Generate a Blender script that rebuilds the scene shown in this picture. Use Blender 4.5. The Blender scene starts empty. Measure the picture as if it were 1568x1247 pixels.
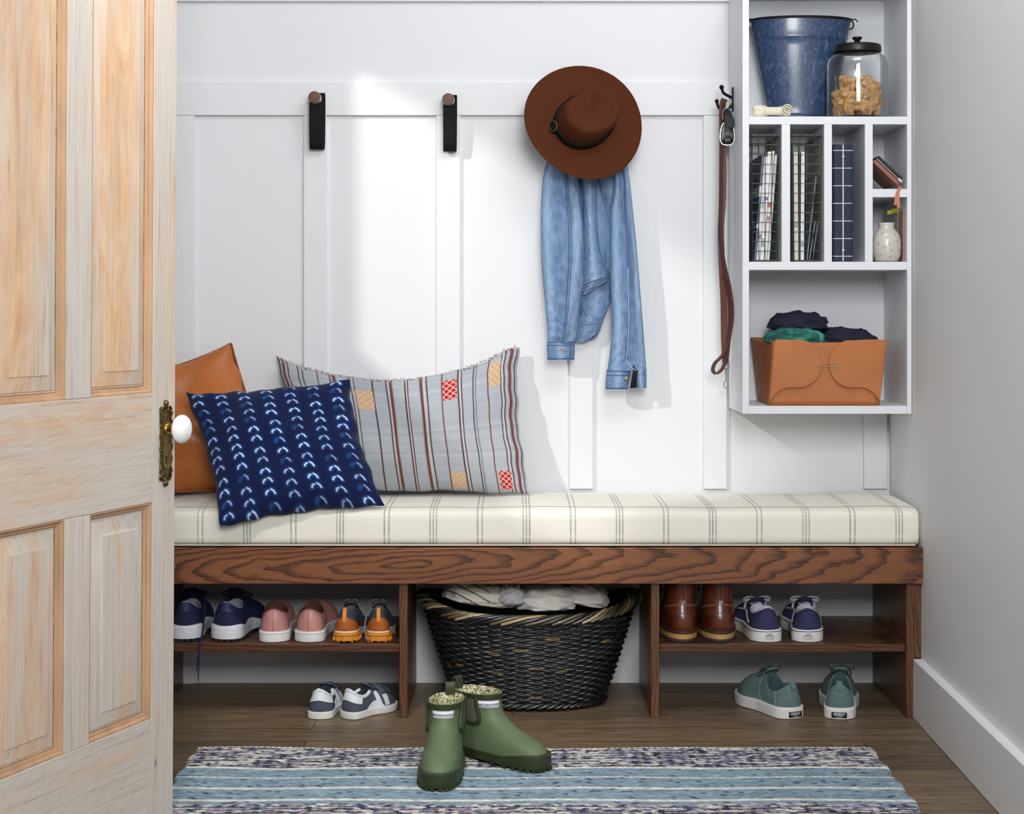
import bpy, math, random
import numpy as np
from mathutils import Vector, Matrix, noise
PI = math.pi
D0, FPX, CH = 4.376, 2580.0, 0.977           # camera distance to the back wall, focal length in pixels, camera height
C = bpy.context.scene.collection
def W(px, py, y):                             # pixel -> point on the plane y
    d = D0 + y
    return ((px-784)*d/FPX, y, CH-(py-470)*d/FPX)
def WX(px, y): return (px-784)*(D0+y)/FPX
def WZ(py, y): return CH-(py-470)*(D0+y)/FPX
def lin(c):
    c = c/255.0
    return c/12.92 if c <= 0.04045 else ((c+0.055)/1.055)**2.4
def rgb(r, g, b): return (lin(r), lin(g), lin(b), 1.0)
def mixc(a, b, t): return tuple(a[i]*(1-t)+b[i]*t for i in range(3))+(1.0,)
def lerp(a, b, t): return a+(b-a)*t
def sm(t):
    t = max(0.0, min(1.0, t)); return t*t*(3-2*t)
def pw(x, pts):                               # smooth piecewise interpolation through (x, y) pairs
    if x <= pts[0][0]: return pts[0][1]
    for (a, p), (b, q) in zip(pts, pts[1:]):
        if x <= b: return p+(q-p)*sm((x-a)/(b-a))
    return pts[-1][1]
def pl(x, pts):
    if x <= pts[0][0]: return pts[0][1]
    for (a, p), (b, q) in zip(pts, pts[1:]):
        if x <= b: return p+(q-p)*((x-a)/(b-a))
    return pts[-1][1]
# ------------------------------------------------------------------ materials
MATS = {}
def newmat(name):
    m = bpy.data.materials.new(name); m.use_nodes = True
    nt = m.node_tree
    return m, nt, nt.nodes['Principled BSDF']
def nd(nt, t, **kw):
    n = nt.nodes.new(t)
    for k, v in kw.items():
        if k in n.inputs.keys() if hasattr(n.inputs, 'keys') else False: n.inputs[k].default_value = v
        else: setattr(n, k, v)
    return n
def ramp(nt, src, stops):
    r = nt.nodes.new('ShaderNodeValToRGB')
    e = r.color_ramp.elements
    e[0].position, e[0].color = stops[0]; e[1].position, e[1].color = stops[-1]
    for p, c in stops[1:-1]:
        x = e.new(p); x.color = c
    nt.links.new(src, r.inputs[0]); return r.outputs[0]
def mixn(nt, fac, a, b, mode='MIX'):
    m = nt.nodes.new('ShaderNodeMix'); m.data_type = 'RGBA'; m.blend_type = mode
    for i, v in ((0, fac), (6, a), (7, b)):
        if hasattr(v, 'is_linked') or hasattr(v, 'links'): nt.links.new(v, m.inputs[i])
        else: m.inputs[i].default_value = v
    return m.outputs[2]
def coords(nt, scale=(1,1,1), rot=(0,0,0), loc=(0,0,0), kind='Object'):
    tc = nt.nodes.new('ShaderNodeTexCoord'); mp = nt.nodes.new('ShaderNodeMapping')
    mp.inputs['Scale'].default_value = scale; mp.inputs['Rotation'].default_value = rot; mp.inputs['Location'].default_value = loc
    nt.links.new(tc.outputs[kind], mp.inputs[0]); return mp.outputs[0]
def noisen(nt, vec, scale, detail=4, rough=0.55, dist=0.0):
    n = nt.nodes.new('ShaderNodeTexNoise'); n.inputs['Scale'].default_value = scale; n.inputs['Detail'].default_value = detail
    n.inputs['Roughness'].default_value = rough; n.inputs['Distortion'].default_value = dist
    nt.links.new(vec, n.inputs['Vector']); return n.outputs['Fac']
def mth(nt, op, a, b=None, c=None):
    m = nt.nodes.new('ShaderNodeMath'); m.operation = op
    for i, v in enumerate((a, b, c)):
        if v is None: continue
        if hasattr(v, 'links'): nt.links.new(v, m.inputs[i])
        else: m.inputs[i].default_value = v
    return m.outputs[0]
def bump(nt, p, h, strength=0.3, dist=0.001):
    b = nt.nodes.new('ShaderNodeBump'); b.inputs['Strength'].default_value = strength; b.inputs['Distance'].default_value = dist
    nt.links.new(h, b.inputs['Height']); nt.links.new(b.outputs[0], p.inputs['Normal'])
def mat(name, col, rough=0.6, metal=0.0, var=0.0, vscale=40, bmp=0.0, bscale=200, bdist=0.001, coat=0.0, sheen=0.0, stretch=(1,1,1), spec=0.5):
    if name in MATS: return MATS[name]
    m, nt, p = newmat(name)
    p.inputs['Base Color'].default_value = col; p.inputs['Roughness'].default_value = rough; p.inputs['Metallic'].default_value = metal
    p.inputs['Coat Weight'].default_value = coat; p.inputs['Coat Roughness'].default_value = 0.15; p.inputs['Sheen Weight'].default_value = sheen
    p.inputs['Specular IOR Level'].default_value = spec
    v = coords(nt, stretch)
    if var:
        n = noisen(nt, v, vscale)
        lo = tuple(x*(1-var) for x in col[:3])+(1,); hi = tuple(min(1, x*(1+var)) for x in col[:3])+(1,)
        nt.links.new(ramp(nt, n, [(0.3, lo), (0.7, hi)]), p.inputs['Base Color'])
    if bmp:
        bump(nt, p, noisen(nt, v, bscale, 3), bmp, bdist)
    MATS[name] = m; return m
def colmat(name, rough=0.85, nvar=0.0, nscale=600, bmp=0.0, bscale=900, bdist=0.0006, sheen=0.0, spec=0.3, attr='Col', coat=0.0):
    if name in MATS: return MATS[name]
    m, nt, p = newmat(name)
    a = nt.nodes.new('ShaderNodeAttribute'); a.attribute_name = attr
    src = a.outputs['Color']
    v = coords(nt)
    if nvar:
        n = noisen(nt, v, nscale, 3, 0.7)
        r = ramp(nt, n, [(0.3, (1-nvar,)*3+(1,)), (0.7, (1+nvar,)*3+(1,))])
        src = mixn(nt, 1.0, src, r, 'MULTIPLY')
    nt.links.new(src, p.inputs['Base Color'])
    p.inputs['Roughness'].default_value = rough; p.inputs['Sheen Weight'].default_value = sheen; p.inputs['Specular IOR Level'].default_value = spec
    p.inputs['Coat Weight'].default_value = coat
    if bmp: bump(nt, p, noisen(nt, v, bscale, 2), bmp, bdist)
    MATS[name] = m; return m
# ------------------------------------------------------------------ mesh building
class MB:
    def __init__(s): s.v = []; s.f = []; s.c = []; s.col = (1,1,1,1)
    def add(s, vs, fs, cols=None):
        o = len(s.v); s.v += [tuple(v) for v in vs]; s.f += [tuple(i+o for i in f) for f in fs]
        s.c += cols if cols else [s.col]*len(vs); return s
    def box(s, x0, x1, y0, y1, z0, z1):
        v = [(x,y,z) for z in (z0,z1) for y in (y0,y1) for x in (x0,x1)]
        return s.add(v, [(0,2,3,1),(4,5,7,6),(0,1,5,4),(2,6,7,3),(0,4,6,2),(1,3,7,5)])
    def obox(s, c, ax, ay, az):              # oriented box: centre and three half vectors
        c, ax, ay, az = map(Vector, (c, ax, ay, az))
        v = [c+ax*i+ay*j+az*k for k in (-1,1) for j in (-1,1) for i in (-1,1)]
        return s.add(v, [(0,2,3,1),(4,5,7,6),(0,1,5,4),(2,6,7,3),(0,4,6,2),(1,3,7,5)])
    def loft(s, rings, close=True, cap0=False, cap1=False, cols=None):
        n = len(rings[0]); o = len(s.v)
        for i, r in enumerate(rings):
            s.v += [tuple(p) for p in r]; s.c += ([cols[i]]*n if cols and not isinstance(cols[i], list) else (cols[i] if cols else [s.col]*n))
        for i in range(len(rings)-1):
            for j in range(n if close else n-1):
                k = (j+1) % n
                s.f.append((o+i*n+j, o+i*n+k, o+(i+1)*n+k, o+(i+1)*n+j))
        if cap0: s.f.append(tuple(o+j for j in reversed(range(n))))
        if cap1: s.f.append(tuple(o+(len(rings)-1)*n+j for j in range(n)))
        return s
    def tube(s, pts, r, n=8, closed=False, sq=(1,1), up=None, cap=True):
        P = [Vector(p) for p in pts]; m = len(P); rings = []
        R = r if isinstance(r, (list, tuple)) else [r]*m
        prev = None
        for i in range(m):
            a = P[i-1] if (i or closed) else P[i]; b = P[(i+1) % m] if (i < m-1 or closed) else P[i]
            t = (b-a); t = t.normalized() if t.length > 1e-9 else Vector((0,0,1))
            if prev is None:
                g = Vector(up) if up else (Vector((0,0,1)) if abs(t.z) < 0.9 else Vector((1,0,0)))
            else: g = prev
            x = g-t*g.dot(t)
            if x.length < 1e-6: x = t.orthogonal()
            x.normalize(); y = t.cross(x); prev = x
            rings.append([P[i]+x*(math.cos(2*PI*k/n)*R[i]*sq[0])+y*(math.sin(2*PI*k/n)*R[i]*sq[1]) for k in range(n)])
        if closed: rings.append(rings[0])
        return s.loft(rings, True, cap and not closed, cap and not closed)
    def lathe(s, prof, n=48, c=(0,0,0), sx=1, sy=1, cap0=False, cap1=False):
        rings = [[(c[0]+r*sx*math.cos(2*PI*k/n), c[1]+r*sy*math.sin(2*PI*k/n), c[2]+z) for k in range(n)] for r, z in prof]
        return s.loft(rings, True, cap0, cap1)
    def ribbon(s, pts, wdir, w, t):           # flat strap along pts, width direction wdir (vector or list), thickness t
        P = [Vector(p) for p in pts]; m = len(P); rings = []
        for i in range(m):
            tt = (P[min(i+1, m-1)]-P[max(i-1, 0)]).normalized()
            wd = Vector(wdir[i] if isinstance(wdir, list) else wdir); wd = (wd-tt*wd.dot(tt)).normalized()
            nn = tt.cross(wd)
            ww = w[i] if isinstance(w, list) else w
            rings.append([P[i]+wd*ww/2+nn*t/2, P[i]-wd*ww/2+nn*t/2, P[i]-wd*ww/2-nn*t/2, P[i]+wd*ww/2-nn*t/2])
        return s.loft(rings, True, True, True)
    def grid(s, fn, nu, nv, cu=False, cfn=None):
        rows = [[fn(i/(nu if cu else nu-1), j/(nv-1)) for i in range(nu)] for j in range(nv)]
        cols = [[cfn(i/(nu if cu else nu-1), j/(nv-1)) for i in range(nu)] for j in range(nv)] if cfn else None
        return s.loft(rows, cu, cols=cols)
    def prism(s, poly, y0, y1, axis='y'):     # polygon in (x,z) extruded in y
        n = len(poly)
        if axis == 'y': a = [(x,y0,z) for x,z in poly]; b = [(x,y1,z) for x,z in poly]
        elif axis == 'z': a = [(x,z,y0) for x,z in poly]; b = [(x,z,y1) for x,z in poly]
        else: a = [(y0,x,z) for x,z in poly]; b = [(y1,x,z) for x,z in poly]
        return s.loft([a, b], True, True, True)
    def sphere(s, c, r, n=16, sx=1, sy=1, sz=1):
        m = n//2
        rings = [[(c[0]+r*sx*math.sin(PI*i/m)*math.cos(2*PI*k/n), c[1]+r*sy*math.sin(PI*i/m)*math.sin(2*PI*k/n), c[2]+r*sz*math.cos(PI*i/m)) for k in range(n)] for i in range(m+1)]
        return s.loft(rings)
    def build(s, name, material, parent=None, smooth=35, bevel=0, solid=0, sub=0, loc=None, seg=2):
        me = bpy.data.meshes.new(name)
        vs = s.v
        if loc is not None: vs = [(x-loc[0], y-loc[1], z-loc[2]) for x, y, z in vs]
        me.from_pydata(vs, [], s.f)
        if any(c != (1,1,1,1) for c in s.c):
            at = me.color_attributes.new('Col', 'FLOAT_COLOR', 'POINT')
            at.data.foreach_set('color', np.array([list(c)[:4] if len(c) == 4 else list(c)+[1] for c in s.c], dtype=np.float32).ravel())
        finish(me, smooth)
        o = bpy.data.objects.new(name, me); C.objects.link(o)
        if isinstance(material, (list, tuple)):
            for x in material: me.materials.append(x)
        else: me.materials.append(material)
        if parent is not None: o.parent = parent
        if loc is not None: o.location = loc
        if solid:
            md = o.modifiers.new('Solid', 'SOLIDIFY'); md.thickness = solid; md.offset = 0
        if bevel:
            md = o.modifiers.new('Bevel', 'BEVEL'); md.width = bevel; md.segments = seg; md.limit_method = 'ANGLE'; md.harden_normals = False
        if sub:
            md = o.modifiers.new('Sub', 'SUBSURF'); md.levels = sub; md.render_levels = sub
        return o
def finish(me, smooth):
    import bmesh
    bm = bmesh.new(); bm.from_mesh(me)
    bmesh.ops.remove_doubles(bm, verts=bm.verts, dist=1e-6)
    bmesh.ops.recalc_face_normals(bm, faces=bm.faces)
    bm.to_mesh(me); bm.free()
    if smooth:
        me.polygons.foreach_set('use_smooth', [True]*len(me.polygons))
        if smooth < 179: me.set_sharp_from_angle(angle=math.radians(smooth))
    me.update()
def npgrid(name, P, col, material, parent=None, closed=False, loc=None):     # P (nv,nu,3) numpy, col (nv,nu,3)
    nv, nu = P.shape[:2]
    me = bpy.data.meshes.new(name)
    idx = np.arange(nv*nu).reshape(nv, nu)
    a = idx[:-1, :-1]; b = idx[:-1, 1:]; c = idx[1:, 1:]; d = idx[1:, :-1]
    F = np.stack([a, b, c, d], -1).reshape(-1, 4)
    if closed:
        F2 = np.stack([idx[:-1, -1], idx[:-1, 0], idx[1:, 0], idx[1:, -1]], -1).reshape(-1, 4); F = np.concatenate([F, F2])
    V = P.reshape(-1, 3)
    if loc is not None: V = V-np.array(loc)
    me.vertices.add(len(V)); me.vertices.foreach_set('co', V.astype(np.float32).ravel())
    me.loops.add(F.size); me.loops.foreach_set('vertex_index', F.astype(np.int32).ravel())
    me.polygons.add(len(F)); me.polygons.foreach_set('loop_start', np.arange(0, F.size, 4, dtype=np.int32))
    me.polygons.foreach_set('use_smooth', np.ones(len(F), bool))
    me.update(calc_edges=True); me.validate()
    if col is not None:
        at = me.color_attributes.new('Col', 'FLOAT_COLOR', 'POINT')
        cc = np.concatenate([col.reshape(-1, 3), np.ones((nv*nu, 1))], 1)
        at.data.foreach_set('color', cc.astype(np.float32).ravel())
    o = bpy.data.objects.new(name, me); C.objects.link(o); me.materials.append(material)
    if parent is not None: o.parent = parent
    if loc is not None: o.location = loc
    return o
def tag(o, label=None, cat=None, group=None, kind=None):
    if label: o['label'] = label
    if cat: o['category'] = cat
    if group: o['group'] = group
    if kind: o['kind'] = kind
    return o
def thing(name, label, cat, loc=(0,0,0), rz=0, group=None, kind=None, rot=None):
    o = bpy.data.objects.new(name, None); o.empty_display_size = 0.05; C.objects.link(o)
    o.location = loc; o.rotation_euler = rot if rot else (0,0,rz)
    return tag(o, label, cat, group, kind)
def copy_tree(o, parent=None):
    c = o.copy(); C.objects.link(c)
    if parent is not None: c.parent = parent
    for ch in list(o.children): copy_tree(ch, c)
    return c
def local(mb, root):                          # world verts -> local of a root with location/rotation already set
    M = (Matrix.Translation(root.location) @ root.rotation_euler.to_matrix().to_4x4()).inverted()
    mb.v = [tuple(M @ Vector(p)) for p in mb.v]; return mb
def textmesh(txt, size, bold=0.0):
    cu = bpy.data.curves.new('lettering', 'FONT'); cu.body = txt; cu.size = size; cu.align_x = 'CENTER'; cu.align_y = 'CENTER'; cu.offset = bold
    o = bpy.data.objects.new('lettering', cu); C.objects.link(o)
    dg = bpy.context.evaluated_depsgraph_get()
    me = bpy.data.meshes.new_from_object(o.evaluated_get(dg))
    vs = [tuple(v.co) for v in me.vertices]; fs = [tuple(p.vertices) for p in me.polygons]
    bpy.data.objects.remove(o); bpy.data.curves.remove(cu); bpy.data.meshes.remove(me)
    return vs, fs
def spline(pts, n=8):                         # Catmull-Rom through 3D points
    P = [Vector(p) for p in pts]; out = []
    for i in range(len(P)-1):
        p0 = P[max(i-1, 0)]; p1 = P[i]; p2 = P[i+1]; p3 = P[min(i+2, len(P)-1)]
        for k in range(n):
            t = k/n
            out.append(0.5*((2*p1)+(p2-p0)*t+(2*p0-5*p1+4*p2-p3)*t*t+(3*p1-p0-3*p2+p3)*t**3))
    out.append(P[-1]); return out
def nz(x, y, z=0.0): return noise.noise(Vector((x, y, z)))
EXPO, SUN, TOP, FILL, WORLD, SPOT = 0.0, 262, 14, 84, 0.08, 75
# ================================================================== ROOM
def paint(name, col, rough=0.55):
    m, nt, p = newmat(name)
    v = coords(nt)
    n = noisen(nt, v, 3.0, 3)
    nt.links.new(ramp(nt, n, [(0.3, tuple(x*0.985 for x in col[:3])+(1,)), (0.7, col)]), p.inputs['Base Color'])
    p.inputs['Roughness'].default_value = rough; p.inputs['Specular IOR Level'].default_value = 0.3
    bump(nt, p, noisen(nt, coords(nt, (1,1,0.4)), 260, 2), 0.06, 0.0006)
    return m
M_WALL = paint('white wall paint', (0.80,0.81,0.825,1))
M_WALL2 = paint('bounce-cutting grey paint', (0.42,0.42,0.42,1))  # mid-grey chosen for the unseen left wall to cut bounce light
M_TRIM = paint('white trim paint', (0.80,0.81,0.825,1), 0.45)
M_CAB = paint('white cabinet paint', (0.78,0.80,0.83,1), 0.4)
def wood_floor():
    m, nt, p = newmat('dark plank floor')
    v = coords(nt, (1,1,1))
    br = nt.nodes.new('ShaderNodeTexBrick'); nt.links.new(v, br.inputs['Vector'])
    br.inputs['Scale'].default_value = 1.0; br.inputs['Brick Width'].default_value = 1.25; br.inputs['Row Height'].default_value = 0.118
    br.inputs['Mortar Size'].default_value = 0.0013; br.inputs['Mortar Smooth'].default_value = 0.3; br.inputs['Bias'].default_value = 0.0
    br.inputs['Color1'].default_value = (0.25,0.25,0.25,1); br.inputs['Color2'].default_value = (0.8,0.8,0.8,1); br.inputs['Mortar'].default_value = (0,0,0,1)
    br.offset = 0.37
    g = noisen(nt, coords(nt, (1.6,22,1)), 3.0, 6, 0.65, 1.2)
    g2 = noisen(nt, coords(nt, (3,70,1)), 5.0, 4, 0.7)
    base = ramp(nt, g, [(0.26, rgb(40,33,27)), (0.42, rgb(80,68,55)), (0.58, rgb(120,103,80)), (0.74, rgb(164,132,92))])
    base = mixn(nt, 0.45, base, ramp(nt, g2, [(0.3, rgb(48,40,34)), (0.7, rgb(156,138,116))]), 'MIX')
    pv = ramp(nt, br.outputs['Color'], [(0.2, (0.66,0.66,0.68,1)), (0.8, (1.25,1.16,1.05,1))])
    base = mixn(nt, 1.0, base, pv, 'MULTIPLY')
    base = mixn(nt, br.outputs['Fac'], base, rgb(28,22,18))
    nt.links.new(base, p.inputs['Base Color'])
    p.inputs['Roughness'].default_value = 0.42; p.inputs['Specular IOR Level'].default_value = 0.35
    bump(nt, p, g2, 0.15, 0.001)
    return m
def darkwood(name, center=None, horiz=True, k=1.0, rf=26.0):
    """stained oak: cathedral rings around a far centre + fine pore streaks. horiz: grain along x"""
    m, nt, p = newmat(name)
    base_sc = (1,1,1)
    v = coords(nt, base_sc)
    warp = nt.nodes.new('ShaderNodeTexNoise'); warp.inputs['Scale'].default_value = 5.0; warp.inputs['Detail'].default_value = 3
    nt.links.new(coords(nt, (1,1,3) if horiz else (3,3,1)), warp.inputs['Vector'])
    sep = nt.nodes.new('ShaderNodeSeparateXYZ'); nt.links.new(v, sep.inputs[0])
    cx, cz = center if center else (0.0, 0.0)
    if horiz:
        a = mth(nt, 'SUBTRACT', sep.outputs[0], cx); b = mth(nt, 'SUBTRACT', sep.outputs[2], cz)
    else:
        a = mth(nt, 'SUBTRACT', sep.outputs[2], cx); b = mth(nt, 'SUBTRACT', mth(nt, 'ADD', sep.outputs[0], sep.outputs[1]), cz)
    a2 = mth(nt, 'MULTIPLY', mth(nt, 'POWER', mth(nt, 'ABSOLUTE', a), 1.0), 1.0)
    b = mth(nt, 'SUBTRACT', b, mth(nt, 'MULTIPLY', mth(nt, 'SINE', mth(nt, 'MULTIPLY', a, 2.0)), 0.026)) if center else b
    b2 = mth(nt, 'MULTIPLY', b, 8.5)
    r = mth(nt, 'SQRT', mth(nt, 'ADD', mth(nt, 'MULTIPLY', a2, a2), mth(nt, 'MULTIPLY', b2, b2)))
    r = mth(nt, 'ADD', r, mth(nt, 'MULTIPLY', warp.outputs['Fac'], 0.30))
    r = mth(nt, 'ADD', r, mth(nt, 'MULTIPLY', noisen(nt, coords(nt, (10,60,60) if horiz else (60,60,10)), 4.0, 3, 0.7), 0.035))
    s = mth(nt, 'FRACT', mth(nt, 'MULTIPLY', r, rf/2))
    fine = noisen(nt, coords(nt, (6,300,300) if horiz else (300,300,6)), 3.0, 4, 0.7)
    big = noisen(nt, coords(nt, (2,14,14) if horiz else (14,14,2)), 2.0, 3)
    lt = mixn(nt, big, rgb(*[int(x*k) for x in (136,87,54)]), rgb(*[int(x*k) for x in (98,61,40)]))
    dark = rgb(*[int(x*k) for x in (34,24,21)])
    line = ramp(nt, s, [(0.0, (0,0,0,1)), (0.45, (0.0,0.0,0.0,1)), (0.74, (0.8,0.8,0.8,1)), (0.89, (1,1,1,1)), (0.94, (0.0,0.0,0.0,1))])
    fn = ramp(nt, fine, [(0.42, (1,1,1,1)), (0.60, (0.5,0.5,0.5,1))])
    fac = mixn(nt, 1.0, line, fn, 'MULTIPLY')
    c = mixn(nt, fac, lt, dark)
    c = mixn(nt, mth(nt, 'MULTIPLY', ramp(nt, fine, [(0.3, (1,1,1,1)), (0.5, (0,0,0,1))]), 0.35), c, dark)
    nt.links.new(c, p.inputs['Base Color'])
    p.inputs['Roughness'].default_value = 0.38; p.inputs['Specular IOR Level'].default_value = 0.45
    bump(nt, p, fine, 0.12, 0.0006)
    return m
M_FLOOR = wood_floor()
# floor, walls, ceiling
def struct(name, mb, m, loc=None, **k):
    return tag(mb.build(name, m, loc=loc, **k), kind='structure')
XL = -0.955
struct('floor', MB().box(-1.6, 1.6, -4.7, 0.1, -0.04, 0), M_FLOOR, smooth=0)
struct('wall_back', MB().box(-1.3, 1.2, 0.0, 0.10, 0, 2.6), M_WALL, smooth=0)
b = MB(); WY0, WY1, WZ0, WZ1 = -1.56, -0.745, 1.36, 1.95  # out-of-view opening added as a gobo to shape the key beam
b.box(XL-0.1, XL, -4.7, WY0, 0, 2.6); b.box(XL-0.1, XL, WY1, 0, 0, 2.6); b.box(XL-0.1, XL, WY0, WY1, 0, WZ0); b.box(XL-0.1, XL, WY0, WY1, WZ1, 2.6)
struct('wall_left', b, M_WALL2, smooth=0)
b = MB()
for a in ((WY0-0.05, WY1+0.05, WZ0-0.05, WZ0), (WY0-0.05, WY1+0.05, WZ1, WZ1+0.05), (WY0-0.05, WY0, WZ0, WZ1), (WY1, WY1+0.05, WZ0, WZ1)):
    b.box(XL, XL+0.015, *a)
struct('gobo_frame_1', b, M_TRIM, bevel=0.002)  # trim around the added gobo opening
TH = math.radians(1.14)
def rw(y): return 0.9785+(0.0199*y/1.0) if False else 0.9800+0.0199*y   # right wall face x at depth y
b = MB(); b.loft([[(rw(0.1),0.1,z),(rw(0.1)+0.1,0.1,z),(rw(-4.7)+0.2,-4.7,z),(rw(-4.7),-4.7,z)] for z in (0,2.6)], True, True, True)
struct('wall_right', b, M_WALL, smooth=0)
struct('ceiling', MB().box(-1.3, 1.3, -2.1, 0.1, 2.6, 2.7), M_WALL, smooth=0)
b = MB(); Y0, Y1 = -0.378, -4.6
b.loft([[(rw(y)-0.0205,y,0.002),(rw(y),y,0.002),(rw(y),y,0.141),(rw(y)-0.0185,y,0.141),(rw(y)-0.0205,y,0.139)] for y in (Y0, Y1)], True, True, True)
struct('baseboard_right', b, M_TRIM, smooth=30)
# board-and-batten trim on the back wall
n = 0
def trim(x0, x1, z0, z1, t):
    global n; n += 1
    struct('trim_%d' % n, MB().box(x0, x1, -t, 0.0, z0, z1), M_TRIM, bevel=0.0012)
zr0, zr1 = WZ(176.5,-0.014), WZ(126,-0.014)
for a, c in ((-300, 298), (465, 500), (668, 704.5), (872, 908), (1077, 1113), (1323, 1358.5)):
    x0 = XL if a < 0 else WX(a, -0.012)
    trim(x0, WX(c, -0.012), 0.505 if a > 0 else 0.0, zr0, 0.012)
trim(XL, rw(0)-0.001, zr0, zr1, 0.0145)
trim(XL, rw(0)-0.001, WZ(2,-0.014), WZ(2,-0.014)+0.09, 0.016)
# ================================================================== DOOR
def pine(name, white, orange, axis='z', seed=0.0):
    m, nt, p = newmat(name)
    st = (9,9,1.1) if axis == 'z' else (1.1,9,7)
    st2 = (60,60,2.0) if axis == 'z' else (2.5,60,60)
    off = (seed, seed*0.7, seed*1.3)
    g = noisen(nt, coords(nt, st, loc=off), 1.6, 5, 0.6, 0.5)
    g2 = noisen(nt, coords(nt, st2, loc=off), 2.2, 5, 0.7, 0.4)
    g3 = noisen(nt, coords(nt, (14,14,4) if axis == 'z' else (5,14,12), loc=off), 1.2, 6, 0.7, 1.0)
    orc = mixn(nt, g2, rgb(184,126,84), rgb(214,172,132))
    orc = mixn(nt, ramp(nt, g3, [(0.35, (0,0,0,1)), (0.75, (1,1,1,1))]), orc, rgb(224,198,164))
    whc = mixn(nt, g2, rgb(178,168,156), rgb(214,208,200))
    lo = 0.5-0.30*white; 
    f = ramp(nt, g, [(max(0.02, lo-0.10), (0,0,0,1)), (min(0.98, lo+0.22), (1,1,1,1))])
    f = mixn(nt, 0.35, f, ramp(nt, g3, [(0.3, (0,0,0,1)), (0.7, (1,1,1,1))]), 'OVERLAY')
    c = mixn(nt, f, orc, whc)
    # rings of pine grain
    wv = nt.nodes.new('ShaderNodeTexWave'); wv.wave_type = 'RINGS'; wv.rings_direction = 'SPHERICAL'
    wv.inputs['Scale'].default_value = 16; wv.inputs['Distortion'].default_value = 5; wv.inputs['Detail'].default_value = 3; wv.inputs['Detail Scale'].default_value = 0.8
    nt.links.new(coords(nt, (3.2,3.2,0.32) if axis == 'z' else (1.0,2,3.0), loc=(seed*0.3+0.2, seed, 0.1*seed)), wv.inputs['Vector'])
    ln = ramp(nt, wv.outputs['Fac'], [(0.0, (0.80,0.72,0.62,1)), (0.22, (1,1,1,1))])
    c = mixn(nt, 0.22, c, ln, 'MULTIPLY')
    fl = ramp(nt, g2, [(0.30, (0.78,0.68,0.58,1)), (0.42, (1,1,1,1))])
    c = mixn(nt, 0.85, c, fl, 'MULTIPLY')
    kn = noisen(nt, coords(nt, (7,7,3), loc=off), 5.0, 2, 0.5)
    c = mixn(nt, ramp(nt, kn, [(0.74, (0,0,0,1)), (0.80, (0.8,0.8,0.8,1))]), c, rgb(150,92,56))
    nt.links.new(c, p.inputs['Base Color']); p.inputs['Roughness'].default_value = 0.6; p.inputs['Specular IOR Level'].default_value = 0.25
    bump(nt, p, g2, 0.25, 0.0012)
    return m
# the leaf's own frame: x' = u from the free edge towards the hinge, y' = out of the back, z up. face at y'=0
EX, EY = -0.620, -1.276
hx, hy = -0.352, -0.936
ang = math.atan2(hy, hx)
door = thing('door_1', 'stripped pine panel door standing open at left', None, (EX, EY, 0.0), kind='structure')
door.rotation_mode = 'XYZ'; door.rotation_euler = (0, 0, ang)
# tilt of the leaf by a third of a degree, so that the edge leans as in the photo
door.matrix_world = Matrix.Translation((EX,EY,0.75)) @ Matrix.Rotation(math.radians(0.32), 4, (0,1,0)) @ Matrix.Translation((0,0,-0.75)) @ Matrix.Rotation(ang, 4, 'Z')
# local: +x along hinge direction, visible face normal n=(.936,-.352) ; local y axis = (-sin, cos) of ang
ly = Vector((-math.sin(ang), math.cos(ang), 0)); SG = 1 if ly.dot(Vector((0.936,-0.352,0))) > 0 else -1   # visible side is SG*y
TK = 0.035
def dbox(name, u0, u1, z0, z1, m, **k):
    y0, y1 = sorted((0.0, -SG*TK))
    return MB().box(u0, u1, y0, y1, z0, z1).build(name, m, door, bevel=0.0012, **k)
US = [0.0, 0.075, 0.2645, 0.336, 0.526, 0.601]
ZB, Z1, Z2, Z3, Z4, ZT = 0.012, 0.236, 0.625, 0.822, 1.88, 2.0
P_st = pine('pine stile whitewashed', 0.95, 1, 'z', 1.3); P_st2 = pine('pine stile', 0.4, 1, 'z', 8.3)
P_lock = pine('pine lock rail', 0.42, 1, 'x', 3.1); P_bot = pine('pine bottom rail', 0.9, 1, 'x', 5.7)
P_mul = pine('pine mullion', 0.75, 1, 'z', 2.2); P_mul2 = pine('pine lower mullion', 0.85, 1, 'z', 4.4)
P_p1 = pine('pine upper panel', 0.2, 1, 'z', 6.1); P_p2 = pine('pine upper panel b', 0.3, 1, 'z', 11.0)
P_p3 = pine('pine lower panel', 0.75, 1, 'z', 9.2); P_p4 = pine('pine lower panel b', 0.25, 1, 'z', 14.5)
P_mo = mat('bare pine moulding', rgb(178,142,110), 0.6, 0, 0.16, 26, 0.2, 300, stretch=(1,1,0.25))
dbox('stile', US[0], US[1], ZB, ZT, P_st); dbox('stile', US[4], US[5], ZB, ZT, P_st2)
G_ = 0.0007
dbox('rail', US[1]+G_, US[4]-G_, ZB, Z1, P_bot); dbox('rail', US[1]+G_, US[4]-G_, Z2, Z3, P_lock); dbox('rail', US[1]+G_, US[4]-G_, Z4, ZT, P_lock)
y0, y1 = sorted((-SG*0.003, -SG*0.03))
MB().box(US[1]-0.003, US[4]+0.003, y0, y1, ZB+0.002, Z1-0.004).box(US[1]-0.003, US[4]+0.003, y0, y1, Z2+0.004, Z3-0.004).build('tenon', mat('dark joint wood', rgb(70,50,36), 0.9), door, smooth=0)
dbox('mullion', US[2], US[3], Z1+0.0004, Z2-0.0004, P_mul2); dbox('mullion', US[2], US[3], Z3+0.0004, Z4, P_mul)
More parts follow.
